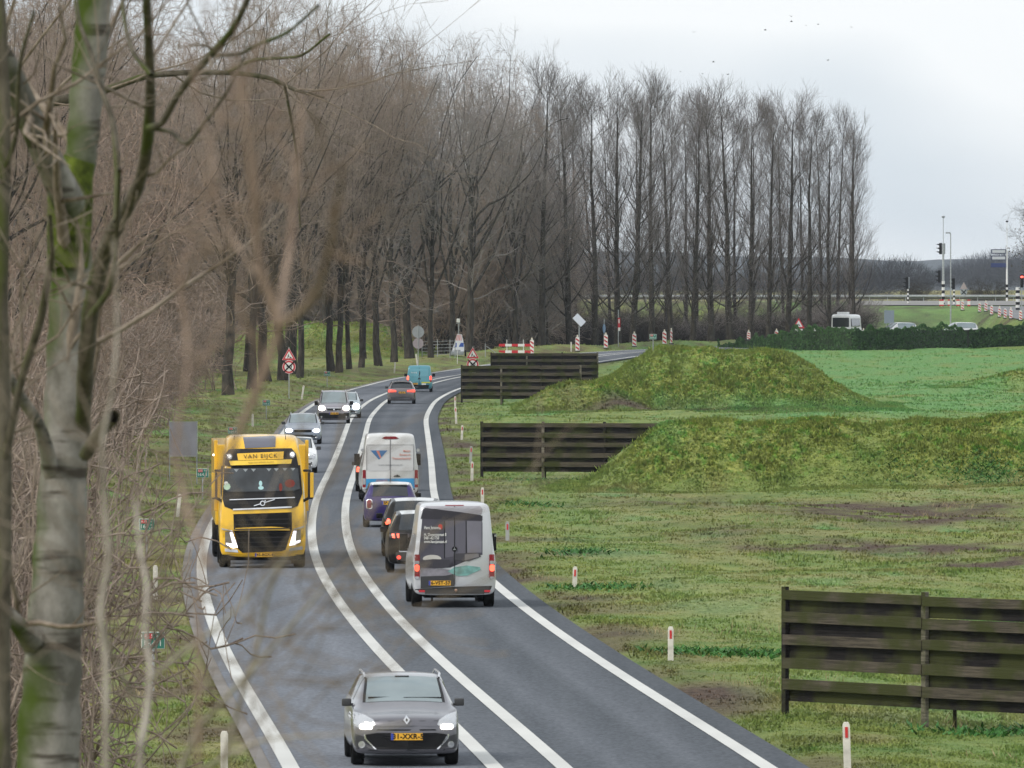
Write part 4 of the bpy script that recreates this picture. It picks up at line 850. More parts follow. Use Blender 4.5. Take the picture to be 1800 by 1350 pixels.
def grey_van():
    P_ = paint('pale silver paint', (.58, .59, .61), .25); L_, W, H = 5.9, 1.97, 2.46
    R, Hh, w_ = box_van(799, 1071, 'panel_van', 'silver panel van with a dark photo wrap on its rear doors, last in the queue', L_, W, H, P_, .4)
    E = -1; col = lambda n, c, r=.45, **k: mat(n, c, r, .0, coat=.2, **k)
    Hh.patch('door_wrap', [(-.86, .90), (-.84, 1.30), (-.74, 2.33), (-.66, 2.37), (.62, 2.19), (.66, 2.0), (.66, 1.25), (.60, 1.24), (.10, 1.24), (-.10, 1.05), (-.1, .95)], E, col('wrap violet grey', (.060, .056, .075), var=.25, vscale=1.5), R, off=.006, cuts=3)
    Hh.patch('wrap_ceiling', [(-.80, 2.10), (-.74, 2.33), (-.64, 2.36), (.66, 2.17), (.66, 2.06)], E, col('wrap ceiling', (.025, .022, .03)), R, off=.010, cuts=3)
    Hh.patch('wrap_panel_light', [(-.24, 1.18), (.26, 1.26), (.26, 2.05), (-.23, 2.05)], E, col('wrap grey', (.105, .10, .125)), R, off=.010, cuts=3)
    Hh.patch('wrap_panel_pale', [(.30, 1.30), (.64, 1.30), (.64, 2.04), (.28, 2.05)], E, col('wrap pale grey', (.16, .155, .185), var=.2, vscale=1.2), R, off=.010, cuts=3)
    Hh.patch('wrap_top_band', [(-.72, 2.36), (-.66, 2.40), (.60, 2.40), (.66, 2.33), (.64, 2.20)], E, col('wrap top grey', (.33, .32, .35)), R, off=.010, cuts=3)
    for x0, x1, z0, z1 in ((-.245, -.225, 1.16, 2.05), (.27, .285, 1.26, 2.05)): Hh.patch('panel_gap', rrect(x0, x1, z0, z1, .004), E, M_black, R, off=.014)
    Hh.patch('wrap_cushion', ell(-.53, 1.16, .22, .09), E, col('wrap cream', (.50, .48, .44)), R, off=.014)
    Hh.patch('wrap_sofa', [(-.82, .98), (-.82, 1.12), (-.50, 1.15), (-.12, 1.14), (-.10, .96), (-.30, .93)], E, col('wrap dark', (.035, .032, .042)), R, off=.018)
    Hh.patch('wrap_bench', [(-.03, 1.14), (-.02, 1.28), (.60, 1.30), (.62, 1.20), (.34, 1.10), (.05, 1.12)], E, col('wrap black', (.045, .042, .05)), R, off=.018)
    Hh.patch('wrap_bench_front', [(.24, 1.12), (.24, 1.26), (.56, 1.28), (.58, 1.20)], E, col('wrap brown grey', (.17, .16, .16)), R, off=.022)
    Hh.patch('wrap_floor', [(-.82, .74), (-.80, .94), (-.32, .92), (-.06, .90), (.04, .82), (-.2, .76)], E, col('wrap floor', (.22, .21, .235), var=.2), R, off=.014)
    Hh.patch('wrap_rug', [(-.16, .86), (.0, .96), (.28, 1.0), (.60, .96), (.62, .90), (.30, .76), (.06, .75)], E, col('wrap green', (.16, .34, .31), var=.3), R, off=.018)
    Hh.patch('wrap_lower_dark', [(-.80, .46), (-.80, .76), (-.02, .80), (.0, .52)], E, col('wrap charcoal', (.03, .03, .033)), R, off=.012, cuts=3)
    Hh.patch('door_seam', rrect(-.008, .008, .55, 2.40, .003), E, M_black, R, off=.02)
    y = Hh.yat(-.4, 1.7, E)+.03
    letters('Hans Janssen', -.72, 1.89, y, .105, E, M_white, R, 'LEFT', .002, .60); letters('H. Dunantstraat 8', -.72, 1.725, y, .10, E, M_white, R, 'LEFT', .002, .66)
    letters('0481-421750', -.72, 1.645, y, .10, E, M_white, R, 'LEFT', .002, .62); letters('www.hansjanssen.nl', -.72, 1.56, y, .10, E, M_white, R, 'LEFT', .002, .62)
    Hh.patch('logo', ell(-.335, 1.91, .05, .065), E, mat('logo red', (.62, .04, .03), .5), R, off=.02); Hh.patch('logo_heart', [(-.36, 1.85), (-.33, 1.85), (-.335, 1.89), (-.355, 1.89)], E, M_white, R, off=.026)
    Hh.patch('emblem_ring', ell(0, 1.385, .062, .062), E, M_black, R, off=.03)
    Hh.patch('emblem', [(0, 1.44), (.011, 1.39), (.048, 1.358), (0, 1.372), (-.048, 1.358), (-.011, 1.39)], E, M_chrome, R, off=.036)
    Hh.patch('high_brake_light', rrect(-.22, .22, 2.405, 2.425, .008), E, M_tail, R, off=.012)
    for sx in (1, -1):
        f = (lambda q: q) if sx > 0 else mirror
        a = Hh.patch('tail_light', f(rrect(.82, .945, .70, 1.26, .02)), E, M_tail, R, off=.012)
        Hh.patch('lamp', f(rrect(.83, .94, .86, 1.02, .04)), E, M_brakelit, a, off=.02); Hh.patch('reverse_lamp', f(rrect(.83, .94, 1.03, 1.11, .02)), E, M_lens, a, off=.02); Hh.patch('indicator', f(rrect(.83, .94, .68, .74, .02)), E, M_lens, a, off=.02)
        Hh.patch('reflector', f(rrect(.70, .84, .37, .42, .01)), E, M_taillit if False else M_red, R, off=.03)
        h = MB(); 
        for z in (1.70, 1.05): h.box((sx*(w_-.015), L_-.10, z), (.05, .08, .05))
        h.build('hinge', M_chrome, R)
        t = MB(); t.box((sx*.52, L_-.35, .26), (.05, .03, .22)); t.build('mud_bracket', M_black, R)
    Hh.patch('bumper', [(-.93, .33), (.93, .33), (.96, .52), (.0, .50), (-.0, .44), (-.93, .44)], E, mat('brown black bumper', (.035, .032, .028), .55), R, off=.02, cuts=3)
    plate(Hh, R, -.35, .585, E, '6-VST-57', .52, .11)
    tb = MB(); tb.lathe([(-.035, .0), (-.02, .03), (.0, .035), (.02, .03), (.035, .0)], 'z', (-.03, L_+.10, .42), 12); tb.cyl((-.03, L_-.2, .33), (-.03, L_+.10, .40), .02); tb.build('tow_ball', mat('copper tow ball', (.55, .35, .25), .3, .8), R)
    ax = MB(); ax.cyl((-.8, L_-1.15, .33), (.8, L_-1.15, .33), .06); ax.lathe([(-.15, .02), (-.08, .13), (.08, .13), (.15, .02)], 'x', (0, L_-1.15, .33), 12); ax.build('axle', M_under, R)
grey_van()
def white_van():
    P_ = paint('white van paint', (.62, .62, .61), .05, var=.08, vscale=1.2); L_, W, H = 5.5, 2.03, 2.42
    R, Hh, w_ = box_van(686, 884, 'panel_van', 'white panel van with a blue band and a blue triangle logo on the rear', L_, W, H, P_, 1.5); E = -1
    Hh.patch('blue_band', [(-.86, .46), (.86, .48), (.86, .84), (-.86, .82)], E, mat('blue vinyl', (.03, .26, .52), .4, coat=.3, var=.2, vscale=2), R, off=.008, cuts=3)
    Hh.patch('band_picture', [(-.55, .60), (-.1, .60), (-.1, .80), (-.5, .80)], E, mat('faded violet print', (.25, .22, .32), .5, var=.3), R, off=.014)
    for x0, x1 in ((-.82, -.03), (.03, .82)):
        Hh.patch('window_panel', rrect(x0, x1, 1.10, 2.02, .10), E, mat('pressed white panel', (.56, .56, .56), .35, coat=.5), R, off=.010, cuts=3)
    for pts in (rrect(-.84, .84, 2.02, 2.035, .004), rrect(-.845, -.83, 1.12, 2.0, .004), rrect(.83, .845, 1.12, 2.0, .004)): Hh.patch('panel_seam', pts, E, mat('grey seal', (.16, .16, .17), .6), R, off=.013)
    Hh.patch('door_seam', rrect(-.010, .010, .48, 2.25, .003), E, mat('grey seal', (.16, .16, .17), .6), R, off=.02)
    lt = Hh.patch('logo', [(-.70, 1.83), (-.10, 1.83), (-.40, 1.50)], E, mat('logo blue', (.04, .16, .36), .5), R, off=.02)
    Hh.patch('logo_stripe', [(-.50, 1.82), (-.40, 1.82), (-.32, 1.58), (-.36, 1.55)], E, mat('logo salmon', (.60, .20, .15), .5), lt, off=.026)
    y = Hh.yat(.4, 1.7, E)+.03; sal = mat('salmon lettering', (.62, .24, .18), .6)
    letters('Meijer', .72, 1.81, y, .10, E, sal, R, 'RIGHT', .001, .95); letters('Bouwen en', .72, 1.68, y, .10, E, sal, R, 'RIGHT', .001, .80); letters('Timmerbedrijf', .72, 1.545, y, .11, E, sal, R, 'RIGHT', .001, .95)
    letters('www.meijerbouw.nl', .0, 1.32, y, .06, E, mat('grey seal', (.16, .16, .17), .6), R, 'CENTER', 0, 1.6)
    Hh.patch('high_brake_light', [(-.30, 2.265), (-.2, 2.235), (.2, 2.235), (.30, 2.265), (.18, 2.33), (-.18, 2.33)], E, M_tail, R, off=.02)
    Hh.patch('door_handle', [(.13, .90), (.34, .90), (.34, .93), (.27, .95), (.25, .98), (.22, .95), (.13, .93)], E, M_black, R, off=.03)
    for sx in (1, -1):
        f = (lambda q: q) if sx > 0 else mirror
        a = Hh.patch('tail_light', f(rrect(.87, .985, .52, 1.14, .03)), E, M_tail, R, off=.010); Hh.patch('reverse_lamp', f(rrect(.88, .975, .62, .84, .02)), E, M_lens, a, off=.018); Hh.patch('indicator', f(rrect(.88, .975, .40, .47, .02)), E, M_lens, R, off=.018)
        h = MB(); h.cyl((sx*(w_-.03), L_-.03, 1.84), (sx*(w_-.03), L_+.01, 1.84), .06, n=12); h.build('hinge', M_lens, R)
    Hh.patch('bumper', [(-.95, .33), (.95, .33), (.97, .47), (-.97, .47)], E, M_black, R, off=.02, cuts=3)
white_van()

# --- yellow truck
def truck():
    Y1 = paint('truck yellow paint', (.86, .50, .018), .0, rough=.35, var=.05, vscale=1.5); DK = mat('truck dark trim', (.016, .015, .016), .5, spec=.25)
    L_ = 6.2; W, H = 2.48, 3.66; w_ = W/2
    R = place(462, 1001, 'truck', 'yellow truck with its headlights on and a sun visor with lettering', 'truck', L_, False, .7)
    def xy(cx, cy): return ((cx-545)/286., (1237-cy)/286.)
    st = [(0, 1.18, .36, .80, 1.05, 1.16), (.04, 1.215, .32, 1.3, 1.75, 1.18), (.10, 1.225, .30, 1.5, 1.95, 1.16), (.20, 1.23, .30, 1.6, 2.75, 1.12), (.30, 1.235, .30, 1.7, 2.98, 1.11), (.42, 1.24, .30, 1.9, 3.30, 1.06), (.80, 1.24, .3, 2.2, 3.60, 1.00), (1.3, 1.24, .5, 2.4, 3.68, 1.02), (2.3, 1.24, .5, 2.4, 3.70, 1.04), (2.34, 1.2, .6, 2.4, 3.6, 1.0)]
    R.scale = (.95, .96, .965)
    Hh = Hull(st, 2.34, {'bow': .16}); Hh.part('cab', set(range(len(Hh.F))), Y1, R, caps=True)
    pt = lambda *c: [xy(a, b) for a, b in c]
    Hh.patch('windscreen_frame', pt((205, 640), (212, 425), (850, 415), (868, 640), (830, 740), (780, 760), (300, 770), (235, 745)), 1, DK, R, off=.012, cuts=3)
    Hh.patch('windscreen', pt((225, 610), (232, 440), (832, 432), (848, 605), (800, 618), (270, 628)), 1, mat('truck windscreen', (.045, .050, .055), .08, .15, spec=.7, var=.5, vscale=1.6), R, off=.030, cuts=3)
    for c, a, b_, m in (((255, 585), .10, .10, mat('pale green plush', (.45, .60, .45), .8)), ((248, 560), .06, .06, M_white), ((530, 595), .08, .055, mat('pale blue paper', (.45, .70, .72), .7)), ((527, 560), .05, .08, mat('pale blue paper', (.45, .70, .72), .7)), ((765, 560), .15, .12, mat('dim red jacket', (.20, .03, .02), .8)), ((690, 590), .05, .12, mat('dim red jacket', (.20, .03, .02), .8))):
        x, z = xy(*c); Hh.patch('dashboard_item', ell(x, z, a, b_, 8), 1, m, R, off=.036)
    for c in (330, 405, 470, 595, 655, 725, 790): x, z = xy(c, 452-(c-330)*.02); Hh.patch('curtain_pennant', [(x-.07, z+.02), (x+.07, z+.02), (x, z-.06)], 1, mat('pale pennant', (.30, .33, .35), .8), R, off=.036)
    sv = Hh.patch('visor_frame', pt((228, 430), (232, 340), (270, 290), (300, 285), (780, 280), (815, 320), (838, 430)), 1, DK, R, off=.06, cuts=3)
    sb = Hh.patch('sign_box', pt((346, 375), (336, 322), (716, 305), (712, 365)), 1, Y1, R, off=.11, depth=.1, cuts=3)
    Hh.patch('visor_lip', pt((284, 416), (272, 380), (782, 368), (776, 402)), 1, paint('pale yellow paint', (.80, .52, .03), .0, rough=.35), R, off=.13, depth=.1, cuts=3)
    x, z = xy(527, 343); ym = Hh.yat(x, z, 1)-.135; blk = mat('brown black lettering', (.06, .04, .03), .5)
    me = text_mesh('VAN EIJCK', .165, 'CENTER', .004, .0, 1.05, 1.22); me.transform(Matrix.Translation((x, ym, z)) @ Matrix.Rotation(-.03, 4, 'Y') @ face_M(1)); link_mesh('lettering', me, blk, sb)
    x, z = xy(530, 390); me = text_mesh('MEER DAN BERGEN ALLEEN', .055, 'CENTER', .003, 0, 1.0); me.transform(Matrix.Translation((x, Hh.yat(x, z, 1)-.155, z)) @ Matrix.Rotation(-.03, 4, 'Y') @ face_M(1)); link_mesh('lettering', me, mat('pale brown lettering', (.45, .30, .05), .6), R)
    Hh.patch('roof_hatch', pt((402, 280), (388, 192), (656, 182), (648, 270)), 1, mat('smoked hatch', (.15, .15, .18), .2, .3), R, off=.02, cuts=3)
    for sx, c in ((-1, (275, 345)), (1, (786, 330))):
        x, z = xy(*c); a = Hh.patch('roof_lamp', ell(x, z, .085, .09, 8), 1, M_lens, R, off=.09, depth=.08); Hh.patch('lamp_bulb', ell(x+.0, z+.01, .05, .05, 8), 1, mat('dim lit lamp', (1, 1, 1), .3, emit=(1, .98, .95), es=1.2), a, off=.10)
    Hh.patch('grille', pt((306, 805), (780, 790), (782, 930), (730, 1090), (700, 1102), (380, 1115), (345, 1085), (310, 935)), 1, mat('grille black', (.010, .009, .009), .6, spec=.15), R, off=.012, cuts=3)
    for k in range(7):
        a = 850+k*36; i = max(0, (a-930)*.30); Hh.patch('grille_slat', pt((322+i, a), (770-i, a-10), (770-i, a-2), (322+i, a+8)), 1, mat('slat grey', (.025, .025, .026), .5, spec=.2), R, off=.03)
    Hh.patch('chrome_bar', pt((302, 762), (780, 742), (780, 754), (302, 774)), 1, M_chrome, R, off=.04); 
    Hh.patch('wiper', pt((275, 686), (805, 668), (806, 676), (275, 694)), 1, M_chrome, R, off=.06); Hh.patch('emblem_bar', pt((470, 735), (640, 684), (644, 690), (474, 741)), 1, M_chrome, R, off=.05)
    x, z = xy(543, 718); e = Hh.patch('emblem', ell(x, z, .075, .075), 1, M_chrome, R, off=.055); Hh.patch('emblem_core', ell(x, z, .048, .048), 1, DK, e, off=.062); Hh.patch('emblem_arrow', [(x+.04, z+.06), (x+.085, z+.105), (x+.09, z+.04), (x+.075, z+.05)], 1, M_chrome, e, off=.066)
    for k, c in enumerate(((640, 745, 870, 905), )):
        pass
    for sx in (-1, 1):
        if sx < 0: hl = pt((238, 948), (300, 945), (345, 1078), (240, 1060)); lv = pt((276, 952), (300, 952), (342, 1072), (300, 1078), (248, 1048), (246, 1036), (300, 1042)); fg = pt((236, 1078), (340, 1090), (346, 1112), (238, 1104)); tr = pt((210, 915), (296, 935), (300, 946), (212, 930))
        else: hl = pt((790, 938), (852, 930), (854, 1035), (760, 1060)); lv = pt((794, 940), (818, 938), (796, 1022), (850, 1012), (850, 1028), (806, 1052), (760, 1058)); fg = pt((762, 1078), (866, 1060), (868, 1088), (760, 1100)); tr = pt((796, 922), (880, 898), (882, 910), (796, 934))
        h = Hh.patch('headlight', hl, 1, mat('headlight shell', (.30, .27, .22), .25, .5), R, off=.02, cuts=3); Hh.patch('lamp', lv, 1, mat('lit lilac headlamp', (1, 1, 1), .3, emit=(.90, .86, 1), es=2.0), h, off=.035); Hh.patch('fog_lamp', fg, 1, M_lens, R, off=.02); Hh.patch('lamp_trim', tr, 1, mat('silver trim', (.55, .52, .45), .3, .5), R, off=.03)
    # dark box added as the deep shadow under the bumper, and wheels
    bm_ = MB(); bm_.box((0, .55, .30), (2.30, .9, .16)); bm_.build('bumper_shadow', M_under, R)
    x, z = xy(556, 1130); y = Hh.yat(x, z, 1)-.02; t = MB(); t.box((x, y, z), (.52, .012, .11)); o = t.build('number_plate', M_plate, R); letters('45-BGX-4', x+.02, z, y-.01, .105, 1, M_black, o, bold=.002); q = MB(); q.box((x-.24, y-.008, z), (.04, .006, .105)); q.build('country_strip', M_blue, o)
    # side fairings and mirrors
    for sx in (-1, 1):
        t = MB(); t.box((sx*1.30, 2.35, 2.55), (.10, .10, 2.0)); t.build('side_fairing', Y1, R, bevel=.02)
        t = MB(); t.box((sx*1.36, .42, 2.30), (.15, .16, .76)); t.box((sx*1.26, .42, 2.72), (.22, .06, .07)); t.box((sx*1.25, .42, 1.92), (.28, .07, .08), M=Matrix.Rotation(-sx*.5, 3, 'Y')); mi = t.build('side_mirror', DK, R, bevel=.03)
        t = MB(); t.box((sx*1.40, .335, 2.32), (.10, .03, .70)); t.build('mirror_cap', Y1, mi, bevel=.02)
        t = MB(); t.box((sx*1.352, 3.0, 3.12), (.06, .06, .05)); t.build('marker_lamp', mat('amber white lamp', (1, .9, .7), .3, emit=(1, .85, .6), es=4), R)
    for y, r in ((1.38, .50), (5.05, .50)):
        for sx in (-1, 1):
            t = MB(); c = (sx*1.06, y, r); t.lathe([(-.16, r*.6), (-.16, r*.93), (-.12, r), (.12, r), (.16, r*.93), (.16, r*.6)], 'x', c, 24); o = t.build('wheel', M_rubber, R, smooth=True)
            q = MB(); q.lathe([(-.1, .001), (-.1, r*.62), (.1, r*.62), (.1, .001)], 'x', c, 18); q.build('rim', M_alloy, o)
    t = MB(); t.box((0, 3.8, .72), (.9, 4.8, .22)); t.box((0, 1.3, .5), (2.1, .2, .2)); t.build('chassis', M_under, R)
    for x, z in ((-.80, 3.70), (.66, 3.72)):
        t = MB(); t.lathe([(0, .03), (.03, .045), (.05, .01), (.16, .008), (.17, .0)], 'z', (x, .78, z-.18), 8); t.build('roof_aerial', M_black, R)
    # driver behind the glass is only a dim red shape in the photo
    # the semi trailer is coupled on: a thing of its own
    a = R.rotation_euler.z; off = Matrix.Rotation(a-math.radians(.25), 3, 'Z') @ Vector((0, 3.6, 0)); T_ = empty('semi_trailer', Vector(R.location)+off, a-math.radians(.25), label='yellow box trailer hitched behind the yellow truck cab', cat='trailer')
    t = MB(); t.box((0, 6.6, 2.18), (2.50, 12.6, 2.2)); t.build('box_body', Y1, T_, bevel=.04)
    t = MB(); t.box((0, 7, 1.08), (1.1, 12.2, .2)); t.build('chassis', M_under, T_)
    for y in (8.6, 9.9, 11.2):
        for sx in (-1, 1):
            t = MB(); c = (sx*1.07, y, .5); t.lathe([(-.17, .3), (-.17, .47), (-.13, .5), (.13, .5), (.17, .47), (.17, .3)], 'x', c, 20); t.build('wheel', M_rubber, T_, smooth=True)
truck()

# --- vehicles beyond the hedge
def bus():
    P_ = paint('white car paint', (.74, .75, .76), .05); d = 1000; x = (1478-900)*d/FPX; R = empty('minibus', (x, d, float(prof(d))+.02), math.radians(-13), label='white minibus with a roof air conditioner beyond the hedge', cat='minibus')
    L_, W, H = 6.2, 2.05, 2.75
    st = [(0, .98, .4, 1.35, 2.55, .88), (.05, 1.02, .35, 1.4, 2.66, .92), (.4, 1.02, .35, 1.4, 2.75, .94), (2., 1.02, .35, 1.4, 2.75, .94), (5.0, 1.02, .35, 1.4, 2.7, .93), (5.7, 1.0, .35, 1.3, 2.4, .86), (6.2, .9, .4, .9, 1.2, .8)]
    Hh = Hull(st, L_, {'bow': .03}); Hh.part('body', set(range(len(Hh.F))), P_, R, caps=True)
    Hh.patch('rear_window', rrect(-.82, .82, 1.5, 2.42, .08), 1, M_glassd, R, off=.012, cuts=3)
    for sx in (1, -1):
        t = MB(); t.box((sx*1.0, 2.4, 1.95), (.06, 4.3, .80), M=Matrix.Rotation(-sx*.09, 3, 'Y')); t.build('side_window', M_glassd, R, bevel=.01)
    t = MB(); t.box((0, 1.2, 2.86), (1.0, 1.3, .22)); t.build('roof_unit', P_, R, bevel=.06); wheels(R, 1.02, (1.3, 5.0), .36, .24)
bus()
for px, d, lab, H, c in ((1543, 1004, 'white estate car roof showing between the minibus and the sign post', 1.92, (.74, .75, .76)), (1646, 1008, 'white car roof just showing above the hedge under the lamp post', 1.92, (.74, .75, .76))):
    x = (px-900)*d/FPX; R = empty('parked_car', (x, d, float(prof(d))+.02), math.radians(-62 if px < 1600 else -75), label=lab, cat='car'); L_ = 4.4
    Hh = Hull(car_stations(L_, 1.8, H, hood=1.1, belt=1.2, gh=.72), L_, {'bow': .1}); build_body(Hh, R, paint('white car paint', c, .05), ws_m=M_glassl, side_m=M_glassl); wheels(R, .9, (.85, L_-.85), .34)

# ------------------------------------------------------------------ wooden screens
def wood(name, c1, c2):
    m = bark(name, c1, c2, moss=(.045, .050, .018), scale=(.5, 1, 9)); return m
M_wood = wood('tarred weathered boards', (.105, .090, .068), (.045, .039, .031)); M_wback = wood('dark shaded boards', (.028, .025, .024), (.011, .010, .010)); M_wpost = wood('weathered post', (.26, .235, .19), (.09, .08, .065))  # darker board copy has the shade of the gaps in its colour
def screen(x0, y0, x1, y1, bays, label, skip=(), top=2.2, extra=0.):
    """wooden windbreak: posts, front boards and the set back boards that close its gaps"""
    L_ = math.hypot(x1-x0, y1-y0); a = math.atan2(y1-y0, x1-x0); R = empty('wooden_screen', (x0, y0, tz(x0, y0)), a, label=label, cat='screen', group='wooden screens on the verge'); k = top/2.2
    n = bays; bl = L_/n; slope = (tz(x1, y1)-tz(x0, y0))/L_; slope = max(-.05, min(.05, slope)) if not extra else 0.
    rr = random.Random(int(abs(x0*10))+5)
    for i in range(n+1):
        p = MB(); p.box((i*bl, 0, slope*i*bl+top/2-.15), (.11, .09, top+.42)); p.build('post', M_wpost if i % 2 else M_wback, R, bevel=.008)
    q = MB(); q.cyl((bl-.11, .8, slope*bl-.3), (bl-.11, .8, slope*bl+1.0*k), .035, n=6); q.cyl((bl-.11, .8, slope*bl+.95*k), (bl-.04, .1, slope*bl+1.25*k), .03, n=6); q.build('stay', M_wback, R)
    for i in range(n):
        for z0, z1, front in ((2.03, 2.20, 1), (1.62, 1.81, 1), (1.24, 1.42, 1), (.81, 1.0, 1), (.43, .62, 1), (1.80, 2.06, 0), (1.40, 1.65, 0), (.98, 1.26, 0), (.60, .84, 0), (.23, .46, 0)):
            if (i, z0) in skip: continue
            b = MB(); sg = rr.uniform(-.012, .012)*(1 if front else .5); x = (i+.5)*bl; M_ = Matrix.Rotation(-math.atan(slope)+sg/ bl, 3, 'Y')
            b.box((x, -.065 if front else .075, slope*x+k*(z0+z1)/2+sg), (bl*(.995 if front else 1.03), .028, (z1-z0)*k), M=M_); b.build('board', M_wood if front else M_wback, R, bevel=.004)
    return R
screen(4.83, 181.0, 11.9, 172.5, 3, 'nearest wooden board screen at the lower right of the verge', skip={(0, .60)})
screen(-1.22, 414, 6.2, 412, 3, 'wooden board screen running into the left end of the long low mound', top=2.2, extra=1)
screen(-3.2, 652, 4.35, 650, 3, 'dark wooden board screen beside the road bend with posts in front', top=2.35, extra=1)
screen(-1.5, 741, 6.2, 742, 3, 'farthest wooden board screen, seen above the one in front of it', top=2.45, extra=1)

# ------------------------------------------------------------------ verge posts and kilometre plates
def gph(px, py, h):
    d = np.arange(150, 1100, .5); X = (px-900)*d/FPX; i = int(np.argmax(CAMH-(py-515)*d/FPX <= terrain(X, d)+h)); x, y = float(X[i]), float(d[i]); return x, y, tz(x, y)
M_postw = mat('off white plastic', (.66, .63, .56), .55, var=.22, vscale=5); M_refl = mat('red reflector', (.55, .03, .03), .3, coat=.5)
def verge_post(px, base, top, label, tilt=0., red=True, m=None, grp=None):
    p = gp(px, base); s = FPX/p.y; h = (base-top)/s+.04; R = empty('marker_post', (p.x, p.y, p.z-.03), 0, label=label, cat='marker post', group=grp); R.rotation_euler.y = tilt
    b = MB(); w_ = .115; b.prism([(-w_/2, 0), (w_/2, 0), (w_/2, h-.05), (w_*.3, h), (-w_*.3, h), (-w_/2, h-.05)], -.035, .035); b.build('post_body', m or M_postw, R, bevel=.006)
    if red: q = MB(); q.box((.0, -.040, h-.16), (.045, .012, .17)); q.build('reflector', M_refl, R)
GR, GL = 'white marker posts along the right road edge', 'white marker posts along the left road edge'
for k, (px, base, top, tilt) in enumerate([(1490, 1352, 1272, -.03), (1179, 1162, 1103, .0), (1010, 1032, 997, .03), (892, 951, 918, .0), (848, 888, 858, .0), (829.5, 845, 812, .02), (811.5, 773, 748, .05), (802, 745, 716, -.04), (800, 722, 697, .0)]):
    m = mat('clear grey plastic', (.36, .37, .36), .3) if k == 3 else None
    verge_post(px, base, top, 'grey translucent marker post with a red top beside the grey van' if k == 3 else '%s white marker post from the camera along the right road edge' % ordinal(k+1 if k < 3 else k+1), tilt, True, m, GR)
verge_post(827, 814, 785, 'thin grey marker post standing just behind a white one right of the road', .05, True, mat('clear grey plastic', (.36, .37, .36), .3), GR)
for k, (px, base, top, tilt) in enumerate([(394, 1360, 1288, .0), (273, 1054, 995, .0), (312, 909, 869, .10), (444, 750, 728, .0), (530, 702, 678, .16), (693, 656, 637, .08), (734, 645, 622, -.12)]):
    verge_post(px, base, top, '%s plain white marker post from the camera along the left road edge' % ordinal(k+1), tilt, False, None, GL)
verge_post(1004, 618, 601, 'small pale post on the far verge between two striped beacons', 0, False, None)
M_green = mat('green sign foil', (.01, .16, .12), .45, coat=.2)
for k, (px, py, km, lab) in enumerate([(269, 1127, '164,1', 'green kilometre plate nearest the camera on the left verge'), (258, 922, '164,2', 'second green kilometre plate, left of the truck beyond two white posts'), (356, 832, '164,3', 'green kilometre plate just left of the yellow truck mirror'), (409, 757, '164,4', 'green kilometre plate seen above the roof of the yellow truck'),
                                   (468, 708, '164,5', 'green kilometre plate on the left bank below the crossed out speed sign'), (575, 657, '164,6', 'green kilometre plate at the foot of the roadside trees'), (1148, 593, '165,0', 'tiny green kilometre plate on the far verge before the tall poplar row')]):
    x, y, z = gph(px, py, .95); R = empty('kilometre_plate', (x, y, z), 0, label=lab, cat='sign', group='green kilometre plates'); q = 1.0
    b = MB(); b.cyl((0, .03, -.1), (0, .03, .9), .025, n=8); b.build('pole', M_galv, R)
    b = MB(); b.box((0, 0, .95), (.44*q, .02, .32*q)); pl = b.build('plate', M_white, R, bevel=.012); b = MB(); b.box((0, -.012, .95), (.415*q, .01, .295*q)); b.build('green_face', M_green, pl)
    b = MB(); b.box((-.08, -.018, 1.03), (.17, .008, .10)); b.build('red_shield', M_red, pl)
    letters('A15', -.08, 1.03, -.026, .095, 1, M_white, pl); letters('Re', .10, 1.035, -.020, .07, 1, M_white, pl); letters(km, -.01, .89, -.020, .155, 1, M_white, pl)

# ------------------------------------------------------------------ signs
def tri(w_): h = w_*.87; return [(-w_/2, 0), (w_/2, 0), (0, h)]
def works_sign(x, y, z, label, base_h, kind='works'):
    """red triangle over a crossed out speed disc on one pole"""
    R = empty('warning_sign', (x, y, z), 0, label=label, cat='sign'); b = MB(); b.cyl((0, .04, -.3), (0, .04, base_h+1.75), .03, n=8); b.build('pole', M_galv, R)
    def rim(pts, c, m, name, par, y0, y1, dz=0):
        t = MB(); t.prism([(c[0]+a, c[1]+b_) for a, b_ in pts], y0, y1); return t.build(name, m, par)
    z1 = base_h+.90; w_ = .92
    T_ = rim(tri(w_), (0, z1), mat('pink white rim', (.70, .45, .45), .5), 'triangle_plate', R, 0, .02); rim(tri(w_*.92), (0, z1+.02), M_red, 'red_border', T_, -.008, 0); rim(tri(w_*.60), (0, z1+.115), M_white, 'white_field', T_, -.014, -.008)
    fig = MB(); fig.prism([(.02, z1+.13), (.19, z1+.13), (.13, z1+.21), (.09, z1+.22)], -.02, -.014)
    if kind == 'works': fig.prism([(-.10, z1+.13), (-.07, z1+.13), (-.03, z1+.22), (-.01, z1+.30), (-.04, z1+.36), (-.08, z1+.32), (-.09, z1+.22)], -.02, -.014); fig.prism([(-.05, z1+.30), (.03, z1+.20), (.05, z1+.21), (-.03, z1+.32)], -.0235, -.020); fig.prism(ell(-.035, z1+.385, .025, .028), -.02, -.014)
    fig.build('pictogram', M_black, T_)
    c = (0, base_h+.46); D = rim(ell(*c, .44, .44, 28), (0, 0), mat('pink white rim', (.70, .45, .45), .5), 'disc_plate', R, 0, .02); rim(ell(*c, .40, .40, 28), (0, 0), M_red, 'red_ring', D, -.008, 0); rim(ell(*c, .30, .30, 28), (0, 0), M_white, 'white_field', D, -.014, -.008)
    letters('50', 0, c[1], -.018, .36, 1, M_black, D, bold=.008)
    cr_ = MB()
    for s_ in (-1, 1): cr_.box((0, -.028, c[1]), (.92, .012, .085), M=Matrix.Rotation(s_*.79, 3, 'Y'))
    cr_.build('black_cross', M_black, D); return R
p = gp(508, 701); works_sign(p.x, p.y, p.z, 'roadworks triangle above a crossed out 50 disc on the left bank', 1.62)
